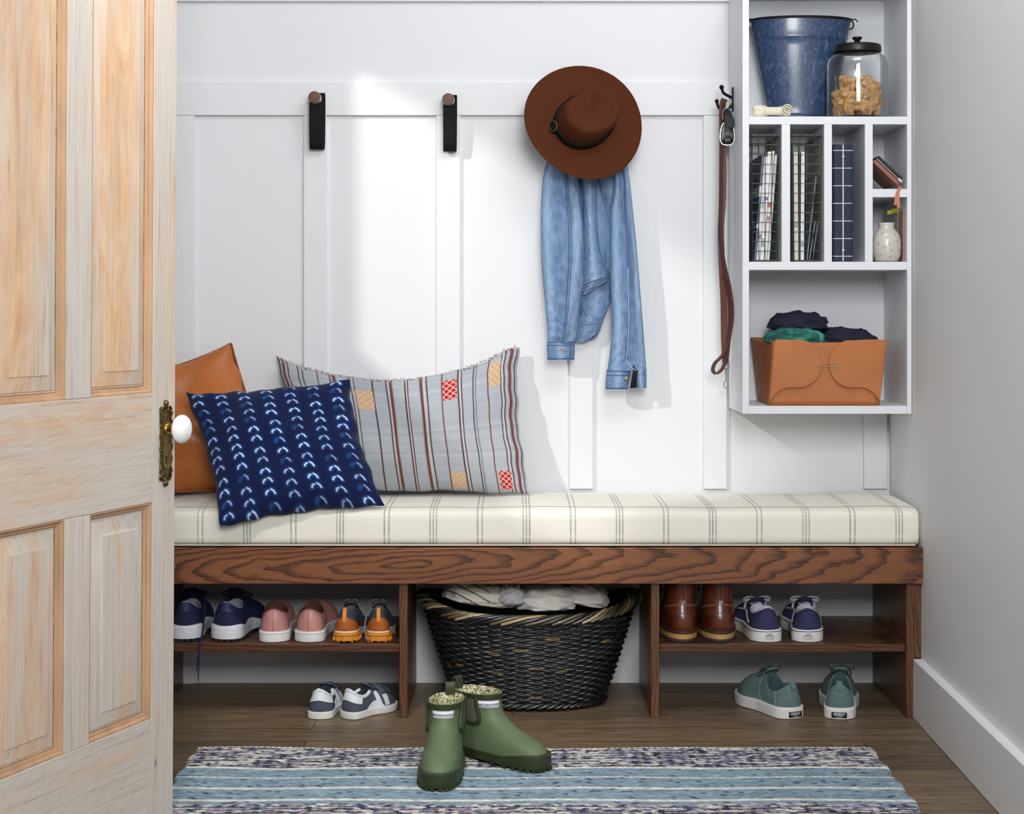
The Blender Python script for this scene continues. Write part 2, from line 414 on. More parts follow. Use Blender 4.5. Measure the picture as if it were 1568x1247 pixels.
def dpanel(u0, u1, z0, z1, m):
    def ring(du, y): return [(u0+du, SG*y, z0+du), (u1-du, SG*y, z0+du), (u1-du, SG*y, z1-du), (u0+du, SG*y, z1-du)]
    b = MB(); b.loft([ring(0.0125,-0.0125), ring(0.017,-0.0125), ring(0.0175,-0.0105), ring(0.042,-0.0045), ring(0.0425,-0.0030)], True, False, True)
    b.loft([ring(0.0125,-0.0125), ring(0.0125,-0.022)], True, False, True)
    b.build('panel', m, door, smooth=20)
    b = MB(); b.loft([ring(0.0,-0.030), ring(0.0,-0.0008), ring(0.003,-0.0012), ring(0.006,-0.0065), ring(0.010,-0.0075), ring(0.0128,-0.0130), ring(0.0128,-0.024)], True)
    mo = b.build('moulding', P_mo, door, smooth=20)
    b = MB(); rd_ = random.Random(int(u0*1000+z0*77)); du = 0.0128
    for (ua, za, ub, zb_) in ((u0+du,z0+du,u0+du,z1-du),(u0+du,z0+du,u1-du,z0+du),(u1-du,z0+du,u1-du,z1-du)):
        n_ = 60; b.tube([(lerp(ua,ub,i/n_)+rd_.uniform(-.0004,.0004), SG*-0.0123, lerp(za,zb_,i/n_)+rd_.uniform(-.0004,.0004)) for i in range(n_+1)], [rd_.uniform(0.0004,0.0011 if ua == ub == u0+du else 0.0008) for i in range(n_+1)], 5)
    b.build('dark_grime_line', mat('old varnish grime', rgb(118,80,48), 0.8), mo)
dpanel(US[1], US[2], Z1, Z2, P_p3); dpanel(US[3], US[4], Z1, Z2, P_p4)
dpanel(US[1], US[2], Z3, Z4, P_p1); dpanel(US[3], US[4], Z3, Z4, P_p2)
# escutcheon and porcelain knob
def brassm():
    m, nt, p = newmat('aged brass')
    v = coords(nt)
    n = noisen(nt, v, 160, 4, 0.7)
    nt.links.new(ramp(nt, n, [(0.35, rgb(58,46,28)), (0.55, rgb(112,92,52)), (0.72, rgb(176,150,92))]), p.inputs['Base Color'])
    p.inputs['Metallic'].default_value = 0.85; p.inputs['Roughness'].default_value = 0.42
    bump(nt, p, noisen(nt, v, 260, 2), 0.5, 0.001); return m
M_BRASS = brassm(); M_BRASS2 = mat('worn yellow brass', rgb(168,138,62), 0.35, 0.9, 0.2, 60)
M_PORC = mat('white porcelain', rgb(238,240,240), 0.12, 0, coat=0.6); M_BLACK = mat('black hole', (0.004,0.004,0.004,1), 0.8)
ku, kz, ez = 0.0345, 0.755, 0.7285
half = [(0.0,0.079),(0.005,0.078),(0.006,0.073),(0.004,0.069),(0.008,0.0665),(0.013,0.068),(0.018,0.066),(0.0205,0.061),(0.019,0.056),(0.0175,0.05),(0.019,0.045),(0.0175,0.038),(0.0165,0.02),(0.0185,0.012),(0.0165,0.004)]
top = half; bot = [(x,-z) for x, z in reversed(half)]
poly = [(x,z) for x, z in top+bot]; poly += [(-x,z) for x, z in reversed(poly) if x > 0]
b = MB(); pl_ = [(ku+x, ez+z) for x, z in poly]
y0, y1 = sorted((0.0, SG*0.003)); b.prism(pl_, y0, y1)
esc = b.build('escutcheon', M_BRASS, door, bevel=0.001)
b = MB()
for s in (-1, 1):
    for i in range(26):
        z = -0.056+i*0.112/25; x = s*(0.0165+0.002*math.sin(i*1.3))
        b.sphere((ku+x, SG*0.0035, ez+z), 0.0026, 8)
    for zz in (0.061,-0.061):
        b.tube([(ku+s*(0.010+0.006*math.cos(a)), SG*0.004, ez+zz+0.006*math.sin(a)*(1 if zz > 0 else -1)) for a in np.linspace(-1.2, 3.6, 12)], 0.0016, 6)
for zz in (0.073,-0.073): b.sphere((ku, SG*0.004, ez+zz), 0.0055, 10, sy=0.6)
b.build('scroll_edging', M_BRASS, esc)
def stad(hw, hh, y, n=14):
    pts = [(ku+hw*math.cos(a), SG*y, ez-0.003+hh-hw+hw*math.sin(a)) for a in np.linspace(0, PI, n)]
    pts += [(ku+hw*math.cos(a), SG*y, ez-0.003-hh+hw+hw*math.sin(a)) for a in np.linspace(PI, 2*PI, n)]
    return pts
b = MB(); b.loft([stad(0.0125,0.045,0.0025), stad(0.0122,0.0447,0.0055), stad(0.0098,0.0423,0.0055), stad(0.0095,0.042,0.004)], True, False, True)
b.build('inner_plate', mat('brass plate', rgb(128,108,60), 0.4, 0.8, 0.3, 90), esc)
b = MB(); yk = SG*0.0043
b.add([(ku+0.0026*math.cos(a), yk, kz-0.052+0.0026*math.sin(a)) for a in np.linspace(0, 2*PI, 12, endpoint=False)], [tuple(range(12))])
b.add([(ku-0.0015,yk,kz-0.052),(ku+0.0015,yk,kz-0.052),(ku+0.0021,yk,kz-0.064),(ku-0.0021,yk,kz-0.064)], [(0,1,2,3)])
b.build('keyhole', M_BLACK, esc)
def axl(prof, name, m, par):                  # lathe around the face normal
    b = MB(); rings = [[(ku+r*math.cos(2*PI*k/40), SG*y, kz+r*math.sin(2*PI*k/40)) for k in range(40)] for r, y in prof]
    b.loft(rings, True, True, True); return b.build(name, m, par)
axl([(0.0112,0.003),(0.0112,0.0075),(0.0095,0.0095),(0.006,0.0098)], 'rosette', M_BRASS2, esc)
kn = thing('door_knob', None, None); del kn
kn = axl([(0.0001,0.0505)]+[(0.0262*math.sin(t), 0.0355-0.0152*math.cos(t)*-1) for t in np.linspace(0.06, PI-0.25, 18)]+[(0.008,0.0205)], 'door_knob', M_PORC, door)
axl([(0.0055,0.008),(0.0052,0.016),(0.0072,0.0175),(0.0078,0.022)], 'knob_stem', mat('dark brass', rgb(96,68,30), 0.4, 0.85), kn)
for zz in (0.25, 1.1, 1.8): MB().tube([(0.604, 0, zz-0.04), (0.604, 0, zz+0.04)], 0.006, 10).build('hinge', M_BRASS, door)
# jamb the door hangs from (just outside the picture)
Hx, Hy = EX+hx*0.612, EY+hy*0.612
struct('trim_20', MB().box(XL, Hx+0.0, Hy-0.06, Hy-0.005, 0, 2.1), M_TRIM, bevel=0.002)
# ================================================================== BENCH
M_RAIL = darkwood('oak rail', (-0.30, 0.366), True, 1.12, 22)
M_OAKV = darkwood('oak upright', (0.9, 0.9), False, 0.92, 30)
M_OAKH = darkwood('oak shelf board', (3.0, 1.4), True, 0.8, 24)
YF = -0.376
BX0, BX1 = -0.889, 0.957
bench = thing('storage_bench', 'long dark-stained oak bench with cubbies under the cream cushion', 'bench', (0.03, -0.19, 0))
def wpart(name, mb, m, root, **k): return local(mb, root).build(name, m, root, **k)
bp = lambda name, mb, m, **k: wpart(name, mb, m, bench, bevel=0.0015, smooth=30, **k)
RZ0, RZ1 = 0.3215, 0.4065
bp('front_rail', MB().box(-0.93, 0.9735, YF-0.016, YF+0.006, RZ0, RZ1), M_RAIL)
bp('seat_board', MB().box(-0.93, 0.966, YF+0.006, -0.013, RZ1-0.022, RZ1-0.001), M_OAKH)
for x0, x1 in ((BX0, -0.8515), (-0.268, -0.248), (0.330, 0.350), (0.936, BX1-0.002)):
    bp('upright', MB().box(x0, x1, YF, -0.002, 0.0, RZ1-0.022), M_OAKV)
bp('filler_strip', MB().box(BX1-0.002, 0.9715, YF+0.003, YF+0.02, 0.142, RZ0), M_OAKV)
SZ = 0.1745
for x0, x1 in ((-0.8515, -0.268), (0.350, 0.936)):
    bp('shelf', MB().box(x0, x1, YF+0.010, -0.002, SZ-0.0195, SZ), M_OAKH)
# ================================================================== CUSHION
def cushion():
    z0, z1 = RZ1+0.0008, 0.4975; y0, y1 = -0.386, -0.014; x0, x1 = -0.935, 0.9665
    ns, nx = 74, 1250
    zc, yc = (z0+z1)/2, (y0+y1)/2; hz, hy_ = (z1-z0)/2, (y1-y0)/2
    t = np.linspace(0, 2*PI, ns, endpoint=False)+0.01
    e = 0.20                                   # rounded-rectangle section
    cy = np.sign(np.cos(t))*np.abs(np.cos(t))**e; cz = np.sign(np.sin(t))*np.abs(np.sin(t))**(e*1.7)
    X = np.linspace(0, 1, nx)
    xs = x0+(x1-x0)*X
    endk = np.minimum(1, np.minimum((xs-x0), (x1-xs))/0.035)
    shr = 1-0.10*(1-np.sqrt(np.maximum(0, 1-(1-endk)**2)))
    P = np.zeros((nx, ns, 3)); K = np.zeros((nx, ns, 3))
    P[:, :, 0] = xs[:, None]
    lump = 0.0022*np.sin(xs*9+0.5)+0.0015*np.sin(xs*23)+0.0035*np.exp(-((xs-0.87)/0.07)**2)
    P[:, :, 1] = yc+hy_*cy[None, :]*(1-(1-shr[:, None])*0.5)
    up = (cz[None, :] > 0)
    topk = np.where(up, 1, 0)*np.abs(cz)[None, :]
    P[:, :, 2] = zc+hz*cz[None, :]*np.where(up, shr[:, None], 1)+topk*lump[:, None]*(0.3+0.7*(cy[None, :]+1)/2)
    crown = 0.003*np.cos(np.clip(P[:, :, 1]-yc, -hy_, hy_)/hy_*PI/2)
    P[:, :, 2] += topk*crown
    P[:, :, 1] += -0.0015*np.sin(xs*31)[:, None]*np.where(cy[None, :] < -0.9, 1, 0)
    P[0, :, :] = [x0, yc, zc]; P[-1, :, :] = [x1, yc, zc]
    K[:] = [lin(238), lin(234), lin(220)]
    # cross-wise stripe groups
    rnd = np.random.RandomState(3)
    for i in range(-1, 17):
        cx = WX(378, -0.386)+(i-1)*0.11035
        three = (i % 2 == 1)
        for o in ((-0.0075, 0, 0.0075) if three else (-0.0055, 0.0055)):
            k = np.exp(-((xs-cx-o)/0.0017)**2*1.3)*(0.9+0.08*rnd.randn())
            dsh = 0.75+0.25*np.sin(np.arange(ns)*2.1)[None, :]
            kk = np.clip(k[:, None]*dsh, 0, 1)[:, :, None]
            K[:] = K*(1-kk)+np.array([lin(92), lin(98), lin(112)])*kk
    for yy in (-0.345, -0.262, -0.180, -0.10):
        k = np.exp(-((P[:, :, 1]-yy)/0.0032)**2)*0.8*(P[:, :, 2] > zc)
        K[:] = K*(1-k[:, :, None])+np.array([lin(70), lin(76), lin(92)])*k[:, :, None]
    return P, K
P, K = cushion()
m = colmat('cream linen', 0.9, 0.05, 420, 0.25, 700, 0.0008, 0.2)
cu = npgrid('bench_cushion', P, K, m, closed=True, loc=(0.02, -0.2, RZ1))
tag(cu, 'long cream cushion with thin blue-grey stripes lying on the wooden bench', 'cushion')
cu_seam = MB().tube([(x, -0.3855-0.0008, RZ1+0.006) for x in np.linspace(-0.92, 0.955, 60)], 0.0016, 6)
wpart('piping', cu_seam, mat('cream piping', rgb(226,222,206), 0.9), cu)
# ================================================================== PILLOWS
def pillow(name, c4, T, colfn, m, nu, nv, label, cat='pillow', pinch=0.08, wr=0.004, seed=0, sag=None, ear=0.0, backcol=None, exp=0.42, backk=0.5):
    """c4: TL, TR, BR, BL world corners; front faces the viewer"""
    TL, TR, BR, BL = [np.array(p, float) for p in c4]
    cen = (TL+TR+BR+BL)/4
    nrm = np.cross(TR-TL, BL-TL); nrm /= np.linalg.norm(nrm)
    if nrm[1] > 0: nrm = -nrm
    u, v = np.meshgrid(np.linspace(0, 1, nu), np.linspace(0, 1, nv))
    def base(u, v):
        a, b_ = u*2-1, v*2-1
        # edges bow in between the corners
        pu = 0.5+0.5*a*(1-pinch*(1-b_**2)); pv = 0.5+0.5*b_*(1-pinch*(1-a**2))
        pu, pv = pu[..., None], pv[..., None]
        P = TL*(1-pu)*(1-pv)+TR*pu*(1-pv)+BR*pu*pv+BL*(1-pu)*pv
        if sag is not None: P = P+(BL-TL)*(sag(u, v))[..., None]
        return P
    P = base(u, v)
    a, b_ = np.abs(u*2-1), np.abs(v*2-1)
    puff = ((1-a**2.2)*(1-b_**2.2))**exp
    rs = np.random.RandomState(seed)
    W_ = np.zeros_like(u)
    for k in range(10):
        fx, fy, ph = rs.uniform(-7, 7), rs.uniform(-7, 7), rs.uniform(0, 6)
        W_ += np.sin(fx*u*2+fy*v*2+ph+1.5*np.sin(3*u+ph)+1.2*np.sin(4*v-ph))/10
    P = P+(TL-BL)/np.linalg.norm(TL-BL)*(0.0022*(np.sin(u*19+seed)+0.6*np.sin(u*41+seed))*np.abs(v*2-1)**3)[..., None]+(TR-TL)/np.linalg.norm(TR-TL)*(0.0022*(np.sin(v*17+seed)+0.6*np.sin(v*37))*np.abs(u*2-1)**3)[..., None]
    edge = np.exp(-np.minimum(1-a, 1-b_)/0.06)
    rip = np.sin(u*38+rs.uniform(0, 6))*(1-b_ < 0.12)+np.sin(v*34+1)*(1-a < 0.12)
    H = T/2*puff+wr*W_*2*(puff**0.5)+wr*0.25*edge*rip
    F = P+nrm*H[..., None]; B = P-nrm*(T*backk*puff)[..., None]
    root = bpy.data.objects.new(name, None)
    Kf = colfn(u, v)
    kb = backcol if backcol is not None else Kf
    # front and back in one closed grid: mirror the u direction
    Pall = np.concatenate([F, B[:, ::-1][:, 1:-1]], axis=1); Kall = np.concatenate([Kf, (Kf if backcol is None else np.broadcast_to(np.array(backcol), Kf.shape))[:, ::-1][:, 1:-1]], axis=1)
    bpy.data.objects.remove(root)
    loc = tuple((BL+BR)/2)
    o = npgrid(name, Pall, Kall, m, closed=True, loc=loc)
    tag(o, label, cat)
    def S(uu, vv, off=0.0):
        uu = np.array(uu, float); vv = np.array(vv, float)
        aa, bb = np.abs(uu*2-1), np.abs(vv*2-1)
        pf = np.clip((1-aa**2.2)*(1-bb**2.2), 0, 1)**exp
        return base(uu, vv)+nrm*(T/2*pf+off)[..., None]
    o_edge = S
    return o, S, nrm
def lc(r, g, b): return np.array([lin(r), lin(g), lin(b)])
# caramel leather pillow, upright at the back left
def col_leather(u, v):
    K = np.zeros(u.shape+(3,)); K[:] = lc(184,104,44)
    w = 0.5+0.5*np.sin(5*u+3*v+2*np.sin(4*v)); return K*(0.94+0.1*w[..., None])
M_LEA = colmat('caramel leather', 0.42, 0.08, 30, 0.25, 500, 0.0006, 0.0, 0.5)
y1_, y2_ = -0.055, -0.13
c4 = [W(150,585,y1_-0.02), W(354,526,y1_), (WX(440,y2_), y2_, 0.507), (WX(200,y2_), y2_-0.02, 0.502)]
leap, S1, n1 = pillow('leather_pillow', c4, 0.15, col_leather, M_LEA, 70, 70, 'caramel leather pillow at the bench end behind the indigo one', 'pillow', 0.06, 0.013, 4, sag=lambda u, v: 0.02*np.clip(1-((u-0.5)/0.5)**2,0,1)*(1-v), backk=0.15)
e = [tuple(S1([t],[0.0],0.0)[0]) for t in np.linspace(0,1,40)]+[tuple(S1([1.0],[t],0.0)[0]) for t in np.linspace(0,1,40)]+[tuple(S1([t],[1.0],0.0)[0]) for t in np.linspace(1,0,40)]+[tuple(S1([0.0],[t],0.0)[0]) for t in np.linspace(1,0,40)]
b = MB().tube(e, 0.0028, 6, closed=True); b.v = [tuple(Vector(p)-leap.location) for p in b.v]
b.build('edge_seam', mat('dark tan leather', rgb(142,74,30), 0.45), leap)
# striped lumbar pillow
def col_stripe(u, v):
    K = np.zeros(u.shape+(3,)); K[:] = lc(172,177,184)
    rs = np.random.RandomState(2)
    K *= (1+0.07*np.sin(v*520)[..., None]*np.sin(u*700)[..., None])
    K *= (1+0.05*np.interp(v.ravel(), np.linspace(0,1,60), rs.randn(60)).reshape(v.shape)[..., None])
    mar, brn, gry, wht = lc(74,22,26), lc(112,54,44), lc(120,120,128), lc(214,210,205)
    st = [(0.005,0.003,mar),(0.022,0.008,brn),(0.038,0.003,mar),(0.08,0.003,mar),(0.098,0.003,mar),(0.155,0.003,brn),(0.205,0.003,mar),(0.222,0.008,brn),(0.285,0.003,mar),(0.3,0.0025,mar),
          (0.375,0.004,mar),(0.432,0.0035,mar),(0.449,0.0085,brn),(0.508,0.004,mar),(0.519,0.003,mar),(0.577,0.008,brn),(0.600,0.0035,mar),(0.664,0.0035,brn),(0.735,0.004,mar),(0.750,0.003,mar),
          (0.800,0.003,mar),(0.812,0.003,gry),(0.868,0.0035,brn),(0.926,0.003,mar),(0.942,0.0035,mar),(0.968,0.008,brn),(0.989,0.003,mar)]
    for c, w, k in st:
        wob = 0.0012*np.sin(v*9+c*40)
        f = np.clip(1.5-np.abs(u-c-wob)/w*1.2, 0, 1)[..., None]; K[:] = K*(1-f)+k*f
    for c in (0.029, 0.441, 0.588, 0.743, 0.934, 0.514):
        f = (0.6*np.clip(1.5-np.abs(u-c)/0.002, 0, 1))[..., None]; K[:] = K*(1-f)+wht*f
    for u0, u1, v0, v1, k, line in ((0.668,0.730,0.10,0.28,lc(178,32,34),lc(226,196,186)),(0.880,0.934,0.86,0.985,lc(178,32,34),lc(226,196,186)),
                              (0.302,0.372,0.145,0.325,lc(214,182,148),lc(196,160,126)),(0.872,0.926,0.065,0.25,lc(214,182,148),lc(192,156,120)),(0.668,0.732,0.87,0.99,lc(214,182,148),lc(196,160,126))):
        ins = ((u > u0)&(u < u1)&(v > v0+0.004*np.sin(u*400))&(v < v1+0.004*np.sin(u*310)))
        uu = (u-u0)/(u1-u0)*2; vv = (v-v0)/(v1-v0)*3.5
        dia = np.abs(((uu+vv) % 1)-0.5)*2; dib = np.abs(((uu-vv) % 1)-0.5)*2
        ln = np.clip((np.maximum(dia, dib)-0.78)/0.1, 0, 1)[..., None]
        kk = k*(1-ln)+line*ln
        K[ins] = kk[ins]
    return K
M_STR = colmat('handwoven stripe cloth', 0.92, 0.12, 700, 0.35, 900, 0.0008, 0.2)
def sag_top(u, v): return 0.19*np.clip(1-((u-0.46)/0.50)**2, 0, 1)*(1-v)**1.0-0.0*u
ya, yb = -0.035, -0.135
c4 = [W(420,541,ya), W(795,533,ya), (WX(812,yb), yb, 0.505), (WX(462,yb), yb, 0.505)]
strp, S3, n3 = pillow('striped_pillow', c4, 0.155, col_stripe, M_STR, 520, 240, 'long grey pillow with brown stripes and red and tan woven patches', 'pillow', 0.05, 0.009, 8, sag=sag_top, exp=0.5, backk=0.2)
b = MB(); rs = random.Random(5)
for i in range(150):                          # frayed, stitched top edge
    t = 0.01+0.98*i/149; p = Vector(S3([t],[0.0])[0]); q = Vector(S3([t+0.006],[rs.uniform(-0.02,0.045)], 0.003)[0])
    b.col = rgb(*rs.choice([(226,216,200),(150,60,50),(90,40,36),(210,205,196)]))
    b.tube([p, (p+q)/2+Vector((0,-0.002,0.003)), q], 0.0007, 4)
for t0 in (0.065, 0.075, 0.085, 0.10, 0.89, 0.895, 0.9):
    p = Vector(S3([t0],[0.0])[0]); b.col = rgb(232,222,208)
    b.tube([p, p+Vector((rs.uniform(-.01,.01),-0.006,0.008)), p+Vector((rs.uniform(-.014,.014),-0.01,rs.uniform(-0.004,.006)))], 0.0010, 5)
for k in range(30):
    z = S3([0.999],[k/29])[0]; p = Vector(z); b.col = rgb(205,200,195)
    b.tube([p, p+Vector((rs.uniform(0,0.004),-0.002,rs.uniform(-.003,.003)))], 0.0008, 4)
b.v = [tuple(Vector(p)-strp.location) for p in b.v]
b.build('fringe', colmat('fringe thread', 0.95), strp)
# indigo pillow with printed marks
def col_indigo(u, v):
    K = np.zeros(u.shape+(3,)); K[:] = lc(16,26,66)
    rs = np.random.RandomState(11)
    hal, core = lc(44,112,196), lc(222,232,244)
    H = np.zeros(u.shape); G = np.zeros(u.shape)
    ncol, nrow = 7, 13
    for i in range(ncol):
        for j in range(-1, nrow+1):
            cx = (i+0.42)/ncol+rs.uniform(-0.004,0.004); cy = (j+0.5+(0.35 if i % 2 else 0))/nrow+rs.uniform(-0.008,0.008)
            st = rs.uniform(0.35, 1.15)
            for s in (-1, 1):
                x0, y0, x1, y1 = cx+s*0.009, cy-0.010+(0.007 if s<0 else 0), cx+s*0.028, cy+0.018
                mx, my = (x0+x1)/2+s*0.003, (y0+y1)/2-0.004
                for (ax, ay, bx, by) in ((x0,y0,mx,my),(mx,my,x1,y1)):
                    lo = (np.abs(u-ax) < 0.06)&(np.abs(v-ay) < 0.07)
                    uu, vv = u[lo], v[lo]
                    dx, dy = bx-ax, by-ay; t = np.clip(((uu-ax)*dx+(vv-ay)*dy)/(dx*dx+dy*dy), 0, 1)
                    d = np.hypot(uu-ax-t*dx, vv-ay-t*dy)
                    H[lo] = np.maximum(H[lo], np.exp(-(d/0.0115)**2)*min(1, st)); 
                    if st > 0.55 or s > 0: G[lo] = np.maximum(G[lo], np.clip(1.35-d/(0.0052+0.0*d), 0, 1)*min(1, st*(1.0 if s > 0 else 0.85)))
    H = H[..., None]; G = G[..., None]
    K = K*(1-H*0.8)+hal*H*0.8; K = K*(1-G)+core*G
    return K
M_IND = colmat('indigo cotton', 0.9, 0.08, 800, 0.25, 900, 0.0006, 0.1, 0.15)
yt, yq, yr = -0.235, -0.375, -0.432
c4 = [(WX(284,yt), yt, WZ(604,yt)), (WX(535,yt), yt, WZ(583,yt)), (WX(590,yq), yq, 0.503), (WX(338,yr), yr, WZ(807,yr))]
indp, S2, n2 = pillow('indigo_pillow', c4, 0.15, col_indigo, M_IND, 430, 430, 'dark indigo pillow with white chevron marks, leaning over the cushion front', 'pillow', 0.075, 0.010, 21, exp=0.46, backk=0.12)
# ================================================================== WALL CABINET
YC = -0.273
cab = thing('cubby_cabinet', 'white open cubby cabinet hung on the wall in the right corner', 'cabinet', (0.77, -0.137, 0.716))
cx = lambda px: WX(px, YC); cz = lambda py: WZ(py, YC)
def cbox(name, x0, x1, z0, z1, y0=YC, y1=-0.0125): return wpart(name, MB().box(x0, x1, y0, y1, z0, z1), M_CAB, cab, bevel=0.0008)
XI0, XI1 = cx(1147), cx(1389)
ZI0, ZI1 = cz(622), WZ(1, -0.02)
XO1 = rw(YC)-0.0015
cbox('side_panel', cx(1137), XI0, cz(634), ZI1+0.018); cbox('side_panel', XI1, XO1, cz(634), ZI1+0.018)
cbox('bottom_board', XI0, XI1, cz(634), ZI0, YC+0.0003); cbox('top_board', XI0, XI1, ZI1, ZI1+0.018)
cbox('back_panel', XI0, XI1, ZI0, ZI1, -0.018, -0.0125)
ZM0, ZM1, ZT0, ZT1 = cz(413.5), cz(401), cz(190.5), cz(178.5)
cbox('shelf', XI0, XI1, ZM0, ZM1, YC+0.0003, -0.018); cbox('shelf', XI0, XI1, ZT0, ZT1, YC+0.0003, -0.018)
DV = [(cx(1197), cx(1210)), (cx(1262), cx(1274)), (cx(1324.5), cx(1336.5))]
for a, c in DV: cbox('divider', a, c, ZM1, ZT0, YC+0.0003, -0.018)
ZS0, ZS1 = cz(302), cz(289.5)
cbox('small_shelf', DV[2][1], XI1, ZS0, ZS1, YC+0.0003, -0.018)
# ================================================================== COAT HOOKS
M_PEG = mat('walnut peg', rgb(92,58,40), 0.5, 0, 0.25, 60); M_STRAP = mat('black leather strap', rgb(15,15,18), 0.7, 0, bmp=0.1, bscale=400, spec=0.2)
M_COLLAR = mat('pale peg collar', rgb(196,178,166), 0.4, 0.2)
def hook(label, X, Z):
    t = thing('coat_hook', label, 'coat hook', (X, -0.0145, Z), group=None)
    b = MB(); rings = [[(r*math.cos(2*PI*k/32), y, r*math.sin(2*PI*k/32)) for k in range(32)] for r, y in ((0.0150,-0.001),(0.0150,-0.0555),(0.0143,-0.0565),(0.0115,-0.0567))]
    b.loft(rings, True, True, True).build('peg', M_PEG, t)
    b = MB(); rings = [[(r*math.cos(2*PI*k/32), y, r*math.sin(2*PI*k/32)) for k in range(32)] for r, y in ((0.0154,-0.020),(0.0154,-0.051))]
    b.loft(rings, True, True, True).build('peg_collar', M_COLLAR, t)
    pts = [(0.0035,-0.014,-0.001),(0.004,-0.0155,0.012),(0.005,-0.010,0.0135),(0.005,-0.004,0.006),(0.005,-0.0025,-0.03),(0.0045,-0.0035,-0.09),(0.004,-0.007,-0.122),(0.003,-0.016,-0.130),(0.003,-0.026,-0.126),(0.003,-0.033,-0.11),(0.003,-0.037,-0.06),(0.003,-0.038,-0.0165),(0.003,-0.034,-0.0155)]
    pts = spline(pts, 6)
    MB().ribbon(pts, (1,0,0), 0.036, 0.0026).build('hanging_strap', M_STRAP, t, bevel=0.0008, smooth=40)
    return t
h1 = hook('wooden peg with black leather loop, the one nearest the pine door', -0.5055, 1.5135)
h2 = hook('wooden peg with black leather loop, midway between door and hat', -0.163, 1.5085)
for ch in h2.children:
    if ch.name.startswith('hanging_strap'): ch.scale.x = 0.92
h3 = hook('wooden peg behind the brown hat that carries the jacket', WX(893,-0.014), 1.5085)
